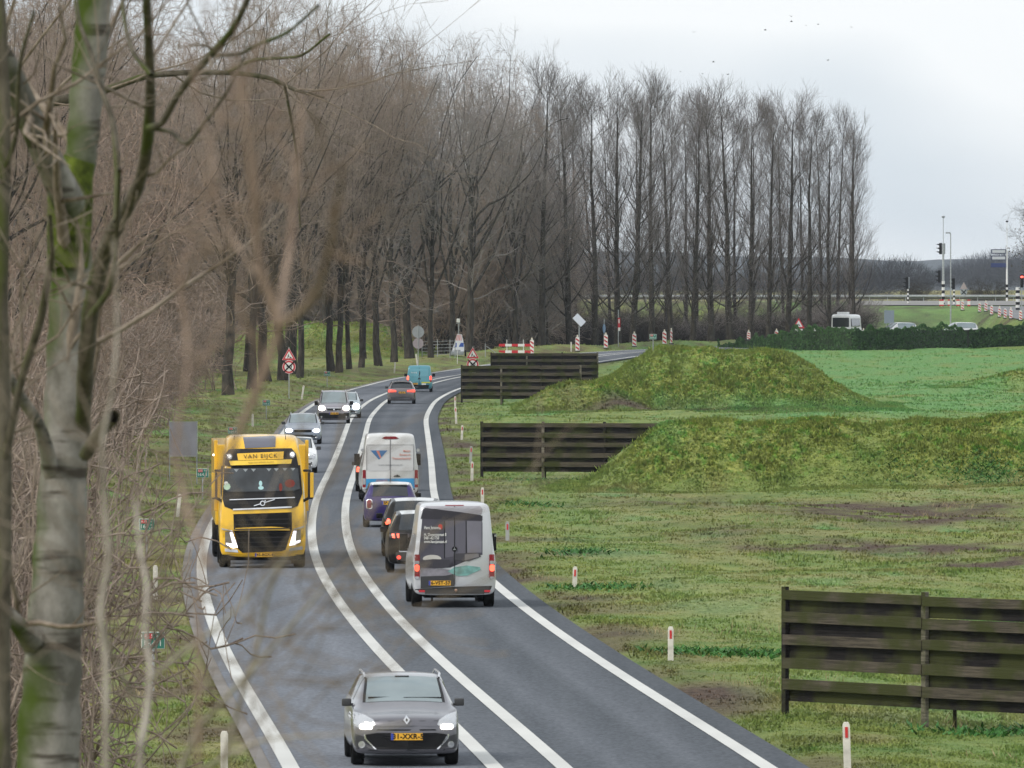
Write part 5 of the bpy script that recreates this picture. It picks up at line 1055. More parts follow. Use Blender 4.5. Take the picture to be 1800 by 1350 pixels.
x, y = (831-900)*733/FPX, 733.; works_sign(x, y, tz(x, y), 'roadworks triangle and crossed out disc partly hidden by the wooden screen', 1.30)
# slippery road triangle beyond the hedge
x, y = (1404-900)*962/FPX, 962.; z = tz(x, y); R = empty('warning_sign', (x, y, z), 0, label='red warning triangle standing just above the dark hedge', cat='sign'); zc = CAMH-(577-515)*y/FPX-z
b = MB(); b.cyl((0, .04, -.2), (0, .04, zc+.9), .03, n=8); b.build('pole', M_galv, R); t = MB(); t.prism([(a, zc+b_) for a, b_ in tri(1.12)], 0, .02); T_ = t.build('triangle_plate', M_red, R); t = MB(); t.prism([(a, zc+.13+b_) for a, b_ in tri(.72)], -.008, 0); t.build('white_field', M_white, T_)
t = MB(); t.prism([(-.14, zc+.38), (-.05, zc+.42), (.12, zc+.28), (.14, zc+.20), (.02, zc+.26), (-.02, zc+.34)], -.014, -.008); t.build('pictogram', M_black, T_); t = MB(); t.box((0, 0, zc-.18), (.72, .02, .22)); t.build('lower_plate', M_white, R)
# blank board seen from behind
p = gp(322, 849); s = FPX/p.y; R = empty('sign_board', (p.x, p.y, p.z), 0, label='large blank grey board on two thin legs in the left verge', cat='sign')
b = MB(); b.box((0, 0, 77/s), (47/s, .02, 58/s)); pn = b.build('panel', mat('grey violet panel', (.33, .32, .36), .6, var=.18, vscale=1.5), R)
for sx in (-1, 1): b = MB(); b.cyl((sx*24/s, 0, -.3), (sx*24/s, 0, 108/s), .022, n=8); b.build('leg', M_galv, R)
for z in (107, 47): b = MB(); b.box((0, 0, z/s), (50/s, .05, .035)); b.build('frame_rail', M_galv, R)
# two round plates from behind
p = gp(735, 643); s = FPX/p.y; R = empty('round_sign', (p.x, p.y, p.z), 0, label='two round grey sign backs one above the other on a pole', cat='sign'); b = MB(); b.cyl((0, -.04, -.2), (0, -.04, (643-571)/s), .03, n=8); b.build('pole', M_galv, R)
for cy, r_, m in ((584, 10.5, M_grey), (604, 9.5, mat('violet grey back', (.30, .26, .28), .55))):
    b = MB(); b.prism(ell(0, (643-cy)/s, r_/s, r_/s, 26), 0, .02); o = b.build('disc', m, R); b = MB(); b.prism(ell(0, (643-cy)/s, r_/s, r_/s, 26), .02, .03); b.build('rim', M_galv, o)
# arrow trailer with its mast
p = gp(805, 627); s = FPX/p.y; R = empty('signal_trailer', (p.x, p.y, p.z), 0, label='white tapered signal trailer with striped top and a lamp mast', cat='trailer')
b = MB(); b.prism([(-13/s, .1), (10/s, .1), (11/s, 13/s), (11/s, 20/s), (6.5/s, 39/s), (-1.5/s, 39/s)], -.06, .06); pn = b.build('panel', mat('white trailer panel', (.74, .75, .80), .5), R)
for k in range(4): b = MB(); b.prism([((-4+k*3.0)/s, 28/s), ((-2.6+k*3.0)/s, 28/s), ((-.2+k*1.9)/s, 38/s), ((-1.2+k*1.9)/s, 38/s)], -.068, -.06); b.build('red_stripe', mat('faded red stripe', (.62, .16, .14), .5), pn)
for a in (((-6, 16), (-2.5, 16), (-2, 24), (-4, 24), (-4, 19), (-6, 19)), ((1.5, 17), (10, 17), (10, 24), (5, 24), (3, 20.5))): b = MB(); b.prism([(u/s, v/s) for u, v in a], -.068, -.06); b.build('blue_arrow', mat('arrow blue', (.03, .09, .40), .5), pn)
b = MB(); b.cyl((1.3/s, 0, 39/s), (1.3/s, 0, 60/s), .035, n=8); b.box((1.3/s, 0, 58/s), (9/s, .05, .05)); b.build('mast', M_galv, R); b = MB(); b.box((.5/s, 0, 63/s), (6/s, .25, 7/s)); b.build('lamp_box', M_white, R, bevel=.04)
b = MB(); b.box((-1/s, .5, .3), (1.1, 1.4, .25)); b.build('chassis', M_grey, R); 
for sx in (-1, 1): b = MB(); b.lathe([(-.07, .1), (-.07, .27), (.07, .27), (.07, .1)], 'x', (sx*.62, .6, .27), 14); b.build('wheel', M_rubber, R)
p = gp(804, 640); s = FPX/p.y; R = empty('small_sign', (p.x, p.y, p.z), 0, label='small grey sign back on a short pole before the signal trailer', cat='sign'); b = MB(); b.cyl((0, 0, -.1), (0, 0, 24/s), .022, n=6); b.build('pole', M_white, R); b = MB(); b.box((0, .04, 21/s), (11/s, .02, 8/s)); b.build('plate', M_grey, R)
# steel gate behind the bend
p = gp(771, 627); s = FPX/p.y; R = empty('steel_gate', (p.x, p.y, p.z), 0, label='grey tubular field gate behind the road bend', cat='gate')
for k in range(5): b = MB(); b.cyl((-29/s, 0, .15+k*.27), (29/s, 0, .22+k*.27), .022, n=6); b.build('rail', M_galv, R)
for x in (-29, -2, 20, 29): b = MB(); b.cyl((x/s, 0, -.1), (x/s, 0, 1.42), .03, n=6); b.build('post', M_galv, R)
# red and white barrier
p = gp(905, 624); s = FPX/p.y; R = empty('road_barrier', (p.x, p.y, p.z), 0, label='red and white two plank road barrier at the bend', cat='barrier')
for z0 in (5.5, 17):
    b = MB(); b.box((0, 0, z0/s), (56/s, .03, 4.6/s)); pk = b.build('plank', M_white, R)
    for k, x in enumerate((-22.5, 0, 22.5)): b = MB(); b.box((x/s, -.018, z0/s), (11/s, .008, 4.6/s)); b.build('red_band', M_red, pk)
for x in (-14, 15): b = MB(); b.cyl((x/s, .05, -.1), (x/s, .05, 27/s), .03, n=6); b.build('post', M_white, R)
p = gp(853, 628); s = FPX/p.y; R = empty('braced_post', (p.x, p.y, p.z), 0, label='thin steel post with a slanting brace left of the barrier', cat='post'); b = MB(); b.cyl((0, 0, -.1), (0, 0, 24/s), .03, n=6); b.build('post', M_galv, R); b = MB(); b.cyl((2/s, 0, 19/s), (22/s, 0, 5/s), .03, n=6); b.build('brace', M_galv, R)

# ------------------------------------------------------------------ striped beacons
def beacon(x, y, z, h, w_, label, group, lamp=True):
    R = empty('striped_beacon', (x, y, z), 0, label=label, cat='beacon', group=group)
    b = MB(); b.prism([(-w_/2, .08), (w_/2, .08), (w_/2, h-.12), (w_*.25, h), (-w_*.25, h), (-w_/2, h-.12)], -.03, .03); bd = b.build('panel', M_white, R)
    st = (h-.2)/3.0
    for k in range(3):
        z0 = .12+k*st; b = MB(); b.prism([(-w_*.42, z0+st*.55), (-w_*.42, min(h-.1, z0+st)), (w_*.42, z0+st*.45), (w_*.42, z0)], -.036, -.03); b.build('red_stripe', M_red, bd)
    b = MB(); b.box((0, 0, .04), (.45, .35, .09)); b.build('foot', M_black, R, bevel=.02)
    if lamp: b = MB(); b.lathe([(h, .02), (h+.02, .06), (h+.13, .06), (h+.16, .02)], 'z', (0, 0, 0), 10); b.build('lamp', mat('pale lamp', (.75, .68, .55), .3), R)
GB = 'striped beacons along the far road edge'
for k, (px, base, top, w_) in enumerate([(935, 623, 597, 7), (1015, 618, 592, 7), (1065, 613, 588, 7), (1115, 610, 586, 7), (1168, 606, 582, 7), (1180, 605, 580, 3.6)]):
    p = gp(px, base); s = FPX/p.y; beacon(p.x, p.y, p.z, (base-top)/s, w_/s, '%s red and white striped beacon after the barrier on the far road edge' % ordinal(k+1), GB)
for k, (px, top) in enumerate([(1316, 580), (1365, 578), (1432, 577), (1518, 577), (1605, 573)]):
    y = 984; x = (px-900)*y/FPX; z = tz(x, y); beacon(x, y, z, CAMH-(top-515)*y/FPX-z-.14, .34, '%s beacon from the left whose lamp peeps over the hedge' % ordinal(k+1), 'beacons hidden behind the hedge')
for k, (px, base) in enumerate([(1692, 546), (1722, 549), (1733, 548), (1743, 554), (1757, 558), (1767, 560), (1777, 561), (1794, 564)]):
    p = gp(px, base); beacon(p.x, p.y, p.z, 1.0, .30, '%s striped beacon from the left along the ramp under the crossing' % ordinal(k+1), 'striped beacons along the ramp', k % 2 == 0)
for k, (px, w_) in enumerate(((1655, 8), (1668.5, 5), (1684, 6), (1703, 5))):
    y = 1078.; x = (px-900)*y/FPX; s = FPX/y; R = empty('barrier_board', (x, y, tz(x, y)), 0, label='%s low red and white board from the left at the crossing edge' % ordinal(k+1), cat='barrier', group='low barrier boards at the crossing')
    b = MB(); b.box((0, 0, .45), (w_/s, .04, .66)); bd = b.build('board', M_white, R)
    for z in (.18, .72): b = MB(); b.box((0, -.025, z), (w_/s, .01, .14)); b.build('red_band', M_red, bd)
    for sx in (-1, 1): b = MB(); b.box((sx*w_/s*.35, .04, .2), (.05, .05, .5)); b.build('leg', M_black, R)

# poles with narrow plates on the far verge
p = gp(1018, 618); s = FPX/p.y; R = empty('solar_pole', (p.x, p.y, p.z), 0, label='grey pole carrying a tilted pale solar panel', cat='pole'); b = MB(); b.cyl((0, 0, -.1), (0, 0, 50/s), .045, n=8); b.build('pole', M_galv, R)
b = MB(); b.box((0, 0, 55/s), (1.05, .9, .05), M=Matrix.Rotation(.80, 3, 'Y') @ Matrix.Rotation(.75, 3, 'X')); b.build('solar_panel', mat('pale panel', (.55, .57, .60), .3, .3), R)
p = gp(1062, 612); s = FPX/p.y; R = empty('edge_on_sign', (p.x, p.y, p.z), 0, label='blue round sign turned edge on, in front of the poplars', cat='sign'); b = MB(); b.cyl((0, 0, -.1), (0, 0, 52/s), .03, n=8); b.build('pole', M_galv, R); b = MB(); b.prism(ell(0, 34/s, .42, .42, 20), -.01, .01, T=Matrix.Rotation(math.radians(72), 4, 'Z')); b.build('disc', mat('dull blue back', (.08, .17, .30), .5), R)
p = gp(1087, 609); s = FPX/p.y; R = empty('route_sign', (p.x, p.y, p.z), 0, label='tall thin pole with a narrow red and white plate', cat='sign'); b = MB(); b.cyl((0, 0, -.1), (0, 0, 64/s), .04, n=8); b.build('pole', M_galv, R); b = MB(); b.box((1.2/s, -.03, 39/s), (.22, .03, 22/s)); pl = b.build('plate', M_red, R); b = MB(); b.box((1.4/s, -.05, 30/s), (.2, .02, 6/s)); b.box((1.1/s, -.05, 44/s), (.1, .02, 7/s)); b.build('white_field', M_white, pl)

# ------------------------------------------------------------------ hedge
def leafy(name, c1, c2):
    m = bark(name, c1, c2, scale=(1, 1, 1)); return m
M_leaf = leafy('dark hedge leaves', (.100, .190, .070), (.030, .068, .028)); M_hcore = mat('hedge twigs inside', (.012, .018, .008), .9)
def hedge():
    r = np.random.default_rng(5); pts = [gp(a, b) for a, b in ((1262, 612), (1310, 613), (1400, 616), (1500, 616), (1600, 614), (1700, 612.5), (1800, 607.5))]; P_ = np.array([[p.x, p.y, p.z] for p in pts]); P_ = np.vstack([P_, P_[-1]+(P_[-1]-P_[-2])*1.4])
    n = 70000; t = r.random(n)*(len(P_)-1); i = t.astype(int); f = (t-i)[:, None]; c = P_[i]*(1-f)+P_[i+1]*f; s = t/(len(P_)-1)
    H = .35+1.62*sst(0, .34, s)+.20*fbm(s*60, s*0, 3)+.28*sst(.75, 1, s); u = r.uniform(-1, 1, n); top = r.random(n) < .35
    zz = np.where(top, 1-.12*r.random(n)**2, r.random(n)); side = np.where(top, u, np.where(r.random(n) < .75, -1, 1)*(1-.25*r.random(n)**2)); wd = .62*(1-.25*zz)+.1*fbm(s*55, zz*3, 2)
    o = np.array([c[0][0], c[0][1], 0])*0+P_[0]; base = np.c_[c[:, 0], c[:, 1]+side*wd, c[:, 2]+zz*H]-o; m = n
    a = norm(r.standard_normal((m, 3))); b = norm(np.cross(a, r.standard_normal((m, 3)))); sz = r.uniform(.04, .10, (m, 1))
    V = np.stack([base-a*sz, base+b*sz*.6, base+a*sz, base-b*sz*.6], 1).reshape(-1, 3); F = np.arange(len(V)).reshape(-1, 4)
    root = empty('hedge', o, 0, label='long clipped dark green hedge across the meadow', cat='hedge'); link_mesh('foliage', mesh_np('foliage', V, F), M_leaf, root)
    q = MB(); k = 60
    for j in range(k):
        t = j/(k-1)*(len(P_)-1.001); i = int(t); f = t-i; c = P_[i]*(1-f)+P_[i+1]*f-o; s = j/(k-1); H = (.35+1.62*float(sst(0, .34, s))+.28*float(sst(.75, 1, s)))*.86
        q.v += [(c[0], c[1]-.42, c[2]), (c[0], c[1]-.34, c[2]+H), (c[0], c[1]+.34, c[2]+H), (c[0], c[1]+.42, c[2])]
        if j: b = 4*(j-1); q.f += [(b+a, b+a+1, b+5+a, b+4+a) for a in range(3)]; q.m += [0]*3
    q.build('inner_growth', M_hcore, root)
hedge()

# ------------------------------------------------------------------ crossing on the dike: lights, poles, guard rail
M_bw = mat('pole white', (.70, .70, .68), .5)
def striped(root, x, z0, z1, r_, n=8):
    h = (z1-z0)/n
    for k in range(n): b = MB(); b.cyl((x, 0, z0+k*h), (x, 0, z0+(k+1)*h), r_+.002*(k % 2), n=10); b.build('pole_band', M_black if k % 2 == 0 else M_bw, root)
def head(root, x, z, h, side=-1, facing=False, lit=False):
    b = MB(); b.box((x, 0, z), (.30, .25, h)); hd = b.build('signal_head', M_black, root, bevel=.03)
    for k in range(3):
        zz = z+h*(.33-.33*k); q = MB()
        if facing: q.cyl((x, -.13, zz), (x, -.30, zz), .11, n=10)
        else: q.prism([(x+side*.15, zz+.11), (x+side*.15, zz-.07), (x+side*.50, zz+.08)], -.11, .11)
        q.build('visor', M_black, hd)
    if lit: q = MB(); q.prism([(x-.16, z+h*.32), (x+.02, z+h*.32+.14), (x+.02, z+h*.32+.05), (x+.14, z+h*.32+.05), (x+.14, z+h*.32-.05), (x+.02, z+h*.32-.05), (x+.02, z+h*.32-.14)], -.36, -.33); q.build('lamp', mat('red arrow lamp', (1, .1, .1), .4, emit=(1, .08, .05), es=4), hd)
def zpx(py, y): return CAMH-(py-515)*y/FPX
def atd(px, y, name, label, cat): x = (px-900)*y/FPX; z = tz(x, y); return empty(name, (x, y, z), 0, label=label, cat=cat), z
y = 1090.; R, z = atd(1596, y, 'traffic_light', 'lone traffic light left of the bush on the crossing', 'traffic light'); striped(R, 0, -.1, zpx(508, y)-z, .09); head(R, -.12, zpx(497.5, y)-z, 1.25); b = MB(); b.box((.12, .05, zpx(497, y)-z), (.14, .04, 1.2)); b.build('back_board', M_grey, R)
y = 1088.; R, z = atd(1658, y, 'traffic_light', 'tall signal mast with two heads and a camera ball on top', 'traffic light'); striped(R, 0, -.1, zpx(494, y)-z, .17)
b = MB(); b.cyl((0, 0, zpx(494, y)-z), (0, 0, zpx(428, y)-z), .13, .10, n=10); b.cyl((0, 0, zpx(428, y)-z), (0, 0, zpx(384, y)-z), .035, n=8); b.build('mast', M_galv, R); b = MB(); q = zpx(381, y)-z; b.lathe([(q-.16, .03), (q-.06, .17), (q+.05, .19), (q+.10, .02)], 'z', n=12); b.build('camera_ball', M_grey, R)
head(R, -.28, zpx(437, y)-z, 1.2); head(R, -.42, zpx(486, y)-z, 1.3); b = MB(); b.box((.16, 0, zpx(437, y)-z), (.12, .05, 1.15)); b.build('back_board', M_grey, R)
y = 1086.; R, z = atd(1677, y, 'traffic_light', 'short traffic light just right of the lamp post', 'traffic light'); striped(R, 0, -.1, zpx(508, y)-z, .09); head(R, -.06, zpx(499, y)-z, 1.2)
y = 1060.; R, z = atd(1789, y, 'traffic_light', 'traffic light with a lit red arrow at the picture edge', 'traffic light'); striped(R, 0, 0, zpx(505, y)-z, .22); head(R, .42, zpx(494, y)-z, 1.35, facing=True, lit=True); b = MB(); b.cyl((.4, 0, .0), (.4, 0, zpx(505, y)-z), .05, n=8); b.build('pole', M_galv, R)
p = gp(1671, 577); y = p.y; s = FPX/y; R = empty('street_lamp', (p.x, y, p.z-.1), 0, label='slim grey street lamp rising from behind the hedge', cat='street lamp'); b = MB(); b.cyl((0, 0, 0), (0, 0, 168/s), .085, .05, n=10); b.cyl((0, 0, 168/s), (-4/s, 0, 169/s), .04, n=8); b.build('pole', M_galv, R); b = MB(); b.box((-4.5/s, 0, 169.3/s), (8.5/s, .3, 2.4/s)); b.build('lamp_head', M_grey, R, bevel=.04)
y = 1100.; R, z = atd(1770, y, 'direction_sign', 'mast with three stacked direction boards seen from behind', 'sign'); b = MB(); b.cyl((0, 0, 0), (0, 0, zpx(440, y)-z), .12, .09, n=10); b.cyl((0, 0, zpx(440, y)-z), (0, 0, zpx(392, y)-z), .03, n=8); b.build('mast', M_bw, R)
b = MB(); q = zpx(389, y)-z; b.lathe([(q-.14, .02), (q-.05, .14), (q+.05, .15), (q+.09, .02)], 'z', n=12); b.build('camera_ball', M_black, R)
for z0, z1 in ((505, 500), (514, 509), (523, 518)): b = MB(); b.cyl((0, 0, zpx(z0, y)-z), (0, 0, zpx(z1, y)-z), .15, n=10); b.build('pole_band', M_black, R)
for k, (a, c) in enumerate(((438, 446), (449.5, 457.5), (462.5, 470))):
    b = MB(); b.box((-.92, -.15, zpx((a+c)/2, y)-z), (1.62, .10, (c-a)*y/FPX)); bd = b.build('board', mat('dark board frame', (.05, .06, .10), .5) if k < 2 else mat('dark blue board', (.03, .045, .13), .5), R, bevel=.03)
    if k < 2: b = MB(); b.box((-.90, -.21, zpx((a+c)/2, y)-z), (1.40, .02, (c-a)*y/FPX*.62)); b.build('pale_back', mat('pale board back', (.45, .48, .50), .5), bd)
y = 1152.; R, z = atd(1694, y, 'warning_sign', 'back of a triangle and crossed disc beyond the guard rail', 'sign'); b = MB(); b.cyl((0, 0, -.5), (0, 0, zpx(500, y)-z), .03, n=8); b.build('pole', M_galv, R); q = zpx(508, y)-z
b = MB(); b.prism([(-.42, q), (.42, q), (0, q+.78)], -.08, -.05); b.build('triangle_back', mat('grey pink back', (.34, .28, .28), .6), R); b = MB(); b.prism(ell(0, q-.36, .40, .38, 22), -.08, -.05); b.build('disc_back', M_grey, R)
b = MB(); [b.box((0, -.10, q-.36), (.74, .02, .10), M=Matrix.Rotation(e*.78, 3, 'Y')) for e in (-1, 1)]; b.build('black_cross', M_black, R)
y = 1018.; R, z = atd(1563, y, 'sign_board', 'blue grey board back standing on the slope behind the hedge', 'sign'); b = MB(); b.box((0, 0, zpx(557, y)-z), (.98, .03, 1.30)); b.build('panel', mat('blue grey back', (.22, .27, .33), .5), R)
for sx in (-1, 1): b = MB(); b.cyl((sx*.3, .04, -.1), (sx*.3, .04, zpx(546, y)-z), .03, n=8); b.build('leg', M_galv, R)
def guard_rail(X0, X1, y, label, zoff=0.):
    R = empty('guard_rail', (X0, y, 6.5), 0, label=label, cat='guard rail')
    b = MB(); prf = [(0, .48), (.05, .54), (.0, .60), (.05, .66), (.0, .74), (.06, .74), (.10, .66), (.05, .60), (.10, .54), (.06, .48)]
    vs = [(x, -v, z) for x in (0, X1-X0) for v, z in prf]; n = len(prf); b.add(vs, [(i, (i+1) % n, n+(i+1) % n, n+i) for i in range(n)]+[tuple(range(n)), tuple(range(2*n-1, n-1, -1))]); b.build('rail', M_galv, R)
    b = MB(); b.box(((X1-X0)/2, .12, .36), (X1-X0, .02, .20)); b.build('lower_band', mat('dark grey band', (.14, .13, .12), .7), R)  # plain dark band below the rail
    for k in range(min(60, int((X1-X0)/2))): q = MB(); q.box((k*2+.5, .06, .28), (.08, .08, .85)); q.build('post', M_galv, R)
guard_rail(37.2, 70, 1137, 'grey guard rail along the crossing on the right'); guard_rail(-20, 37, 1108, 'thin guard rail behind the poplar trunks on the dike')

# bushes and the tree at the right edge
tree('thicket', 1, ((1612-900)*1164/FPX, 1164, 5.6), 3.3, 1., 'bush', 'dark round bush beside the lone traffic light', 'bush', None, B_dark, B_dark, 1.35)
tree('thicket', 2, ((1738-900)*1166/FPX, 1166, 5.6), 3.6, 2., 'bush', 'loose bush left of the direction boards', 'bush', None, B_dark, B_dark, 1.2)
tree('thicket', 0, ((1718-900)*1160/FPX, 1160, 5.6), 2.9, 2., 'bush', 'small thin bush between the crossed disc and the loose bush', 'bush', None, B_dark, B_dark, .8)
def edge_tree():
    y = 955.; x = (1846-900)*y/FPX; z = tz(x, y); R = tree('spread', 2, (x, y, z), 15.5, 2.2, 'roadside_tree', 'bare tree with last leaves cut off by the right picture edge', 'tree', None, B_pop, B_dark, .82)
    r = np.random.default_rng(4); n = 900; u = norm(r.standard_normal((n, 3))); c = u*r.random((n, 1))**.4*np.array([4.2, 4.2, 5])+np.array([0, 0, 8.]); sz = r.uniform(.04, .09, (n, 1)); a = norm(r.standard_normal((n, 3))); b = norm(np.cross(a, u)); sc = R.scale
    V = np.stack([c-a*sz, c+b*sz, c+a*sz, c-b*sz], 1).reshape(-1, 3)/np.array([sc[0], sc[1], sc[2]]); link_mesh('leaves', mesh_np('leaves', V, np.arange(len(V)).reshape(-1, 4)), mat('withered leaves', (.07, .055, .03), .8), R)
edge_tree()

# ------------------------------------------------------------------ distant woods and hills
def far_wood(name, label, d0, px0, px1, n, tops, seed, m, spread=60):
    r = np.random.default_rng(seed); V = []; tx, ty = zip(*tops)
    for k in range(n):
        px = px0+(px1-px0)*(k+r.random())/n; d = d0+r.uniform(-spread, spread); x = (px-900)*d/FPX; z = float(prof(d)); top = np.interp(px, tx, ty)+r.normal(0, 4); H = CAMH-(top-515)*d/FPX-z; W_ = H*r.uniform(.36, .55); q = 620
        u = norm(r.standard_normal((q, 3))); rad = r.random((q, 1))**.45; c = u*rad*np.array([W_, W_, H*.46])+np.array([x, d, z+H*.54]); a = norm(u*np.array([1, 1, .8])+np.array([0, 0, .5])+r.normal(0, .35, (q, 3))); b = norm(np.cross(a, r.standard_normal((q, 3))))
        L_ = r.uniform(.5, 1.3, (q, 1))*H/11; w_ = L_*.045
        V.append(np.stack([c-a*L_-b*w_, c-a*L_+b*w_, c+a*L_+b*w_*.3, c+a*L_-b*w_*.3], 1).reshape(-1, 3))
    V = np.concatenate(V); link_mesh(name, mesh_np(name, V, np.arange(len(V)).reshape(-1, 4)), m, kind='stuff', label=label)
M_far = bark('distant bare wood', (.078, .082, .096), (.034, .037, .044), scale=(.05, .05, .05))  # cool bluish wood colour with distance haze mixed in
far_wood('woods', 'dark bare wood on the plain behind the dike', 1650, 420, 1560, 90, ((420, 455), (900, 462), (1100, 470), (1300, 474), (1560, 478)), 1, M_far)
far_wood('woods', 'bare clump of trees right of the poplar row', 1900, 1480, 1640, 16, ((1480, 470), (1560, 452), (1610, 458), (1640, 478)), 2, M_far)
far_wood('woods', 'hazy belt of trees on the plain at the right', 3300, 1500, 1960, 60, ((1500, 478), (1620, 480), (1680, 462), (1740, 458), (1960, 456)), 3, M_far, 150)
far_wood('woods', 'faint high wood on the far rise', 4700, 1640, 1960, 40, ((1640, 470), (1700, 452), (1760, 440), (1960, 436)), 4, M_far, 200)
def hills():
    r = np.random.default_rng(2); xs = np.linspace(-1500, 1500, 260); ys = np.array([5700, 5850, 6000, 6300]); V = []
    for y in ys:
        f = {5700: 0, 5850: .7, 6000: 1, 6300: .2}[int(y)]; top = 448+8*fbm(xs*.0065, xs*0+3, 4); V.append(np.c_[xs, xs*0+y, 8+f*(CAMH+(515-top)*y/FPX-8)])
    V = np.concatenate(V); n = len(xs); i = (np.arange(3)[:, None]*n+np.arange(n-1)[None]).ravel(); link_mesh('hills', mesh_np('hills', V, np.c_[i, i+1, i+1+n, i+n], True), mat('wooded hills', (.06, .075, .085), .9, var=.3, vscale=.01), kind='structure', label='low wooded hills on the horizon')  # bluish hill colour includes painted haze
hills()

# ------------------------------------------------------------------ birds
for k, (px, py, sz) in enumerate([(1220, 57, 1), (1254, 109, .9), (1235, 130, .8), (1279, 131, .9), (1345, 53, 1), (1391, 29, 1.1), (1391, 38, 1), (1417, 45, .7), (1438, 43, .7), (1455, 106, .9), (1497, 48, .8), (1196, 126, .5)]):
    p = P(px, py, 620); R = empty('bird', p, k*1.3, label='%s tiny bird from the top right of the flock over the poplars' % ordinal(12-k), cat='bird', group='birds over the poplars'); s = .068*sz
    b = MB(); b.lathe([(-1.2*s, .01), (-.5*s, .3*s), (.5*s, .28*s), (1.3*s, .01)], 'y', n=8); b.build('body', M_black, R)
    for sx in (-1, 1): b = MB(); b.add([(0, -.4*s, 0), (0, .4*s, 0), (sx*1.8*s, .2*s, .9*s), (sx*1.5*s, -.4*s, .9*s), (0, -.4*s, -.06*s), (0, .4*s, -.06*s)], [(0, 1, 2, 3), (4, 5, 2, 3), (0, 1, 5, 4)]); b.build('wing', M_black, R)

# ------------------------------------------------------------------ haze
hz = MB(); hz.box((0, 3150, 22), (6000, 6700, 66)); 
mh = bpy.data.materials.new('haze'); mh.use_nodes = True; t = mh.node_tree; t.nodes.clear(); o = t.nodes.new('ShaderNodeOutputMaterial'); v = t.nodes.new('ShaderNodeVolumePrincipled'); v.inputs['Density'].default_value = .00004; v.inputs['Color'].default_value = (.78, .87, 1, 1); v.inputs['Anisotropy'].default_value = .2
t.links.new(v.outputs[0], o.inputs['Volume']); hz.build('haze', mh, kind='stuff', label='thin grey winter haze')

# ------------------------------------------------------------------ foreground trees beside the camera
B_fg = bark('pale mossy poplar bark', (.28, .265, .235), (.115, .108, .09), moss=(.050, .075, .012), scale=(1.5, 1.5, 1), bands=True)
B_fgd = bark('dark mossy bark', (.13, .115, .085), (.055, .048, .035), moss=(.06, .075, .018))
B_fgt = bark('foreground twigs', (.30, .25, .20), (.13, .10, .07))
B_fgr = bark('foreground russet twigs', (.30, .225, .17), (.15, .105, .075))
B_fgp = bark('foreground pale branch', (.46, .42, .36), (.22, .19, .15))
def poly(pts, d, dd=0., sub=6):
    """(px, py, width in px) points at distance d, smoothed"""
    q = [P(a, b, d+dd*(i/max(1, len(pts)-1))) for i, (a, b, _) in enumerate(pts)]; s = np.arange(len(pts), dtype=float)
    fx = [hermite(s, [v[k] for v in q]) for k in range(3)]; t = np.linspace(0, len(pts)-1, (len(pts)-1)*sub+1)
    R = np.interp(t, s, [p[2]/2*d/FPX for p in pts]); return np.stack([f(t) for f in fx], 1), R
def hand_tree(name, stems, branches, twigs, bm_, tm, seed, **k):
    """stems and branches from drawn paths; fine twigs grow from the branches"""
    r = np.random.default_rng(seed); T, C = [], []; base = stems[0][0]
    root = empty(name, (float(base[0][0]), float(base[0][1]), 0), 0, **k); o = np.array(root.location)
    for p, R in stems:
        rr_ = R*(1+.05*np.sin(np.arange(len(R))*1.7)); T.append(tubes((p-o)[None], rr_[None], 14))
    for p, R in branches: T.append(tubes((p-o)[None], R[None], 7))
    for src, m, length, ang, up, lev in twigs:
        p, R = (stems+branches)[src]; pts, rad = p[None], R[None]
        for L_ in range(lev):
            pts, rad = grow_level(r, pts, rad, m if L_ == 0 else max(3, m//4), .1 if L_ else .25, 1, ang, length*.5**L_, .4, 7, up, .14, .35 if L_ == 0 else .5, .0016, .2)
            C.append(tubes(pts-o, rad, 4))
    link_mesh('trunk', mesh_np('trunk', *join(T), True), bm_, root)
    if C: link_mesh('crown', mesh_np('crown', *join(C), True), tm, root)
    return root
d = 52
down = lambda px, w_, dist, lean=0: (px+lean, 515+FPX*CAMH/dist+40, w_)
A = [poly([down(78, 130, d), (84, 1350, 116), (92, 1180, 102), (102, 1010, 94), (110, 860, 86), (116, 720, 78), (122, 570, 76), (126, 450, 72), (124, 345, 72), (143, 270, 56), (152, 170, 60), (160, 80, 62), (170, -30, 60), (182, -180, 52), (190, -420, 40)], d)]
AB = [poly([(122, 360, 62), (98, 310, 56), (72, 255, 50), (40, 180, 46), (8, 110, 44), (-40, 30, 40), (-110, -100, 30)], d-.2, -1.5), poly([(60, 1130, 50), (30, 1095, 30), (0, 1062, 22), (-60, 1000, 18)], d, -2),
      poly([(95, 850, 34), (70, 752, 22), (34, 695, 20), (0, 640, 18), (-50, 590, 14)], d, -1.5), poly([(135, 330, 40), (156, 285, 26), (160, 270, 24)], d, .5)]
hand_tree('mossy_poplar', A, AB, [(0, 7, 1.8, 50, .05, 2), (1, 6, 1.5, 45, .03, 2), (2, 4, 1.0, 40, .05, 2), (3, 6, 1.2, 40, .05, 2)], B_fg, B_fgt, 1,
          label='thick pale trunk with moss and a mossy fork close to the camera', cat='tree')
_m = tubes(*[q[None] for q in poly([(119, 470, 74), (122, 400, 80), (124, 345, 82), (132, 305, 66), (140, 280, 58)], 51.95)], 14); _t = [o for o in bpy.data.objects if o.name.startswith('mossy_poplar')][0]
link_mesh('moss', mesh_np('moss', _m[0]-np.array(_t.location), _m[1], True), bark('bright cushion moss', (.115, .150, .022), (.035, .045, .010), scale=(4, 4, 4)), _t)
d = 55
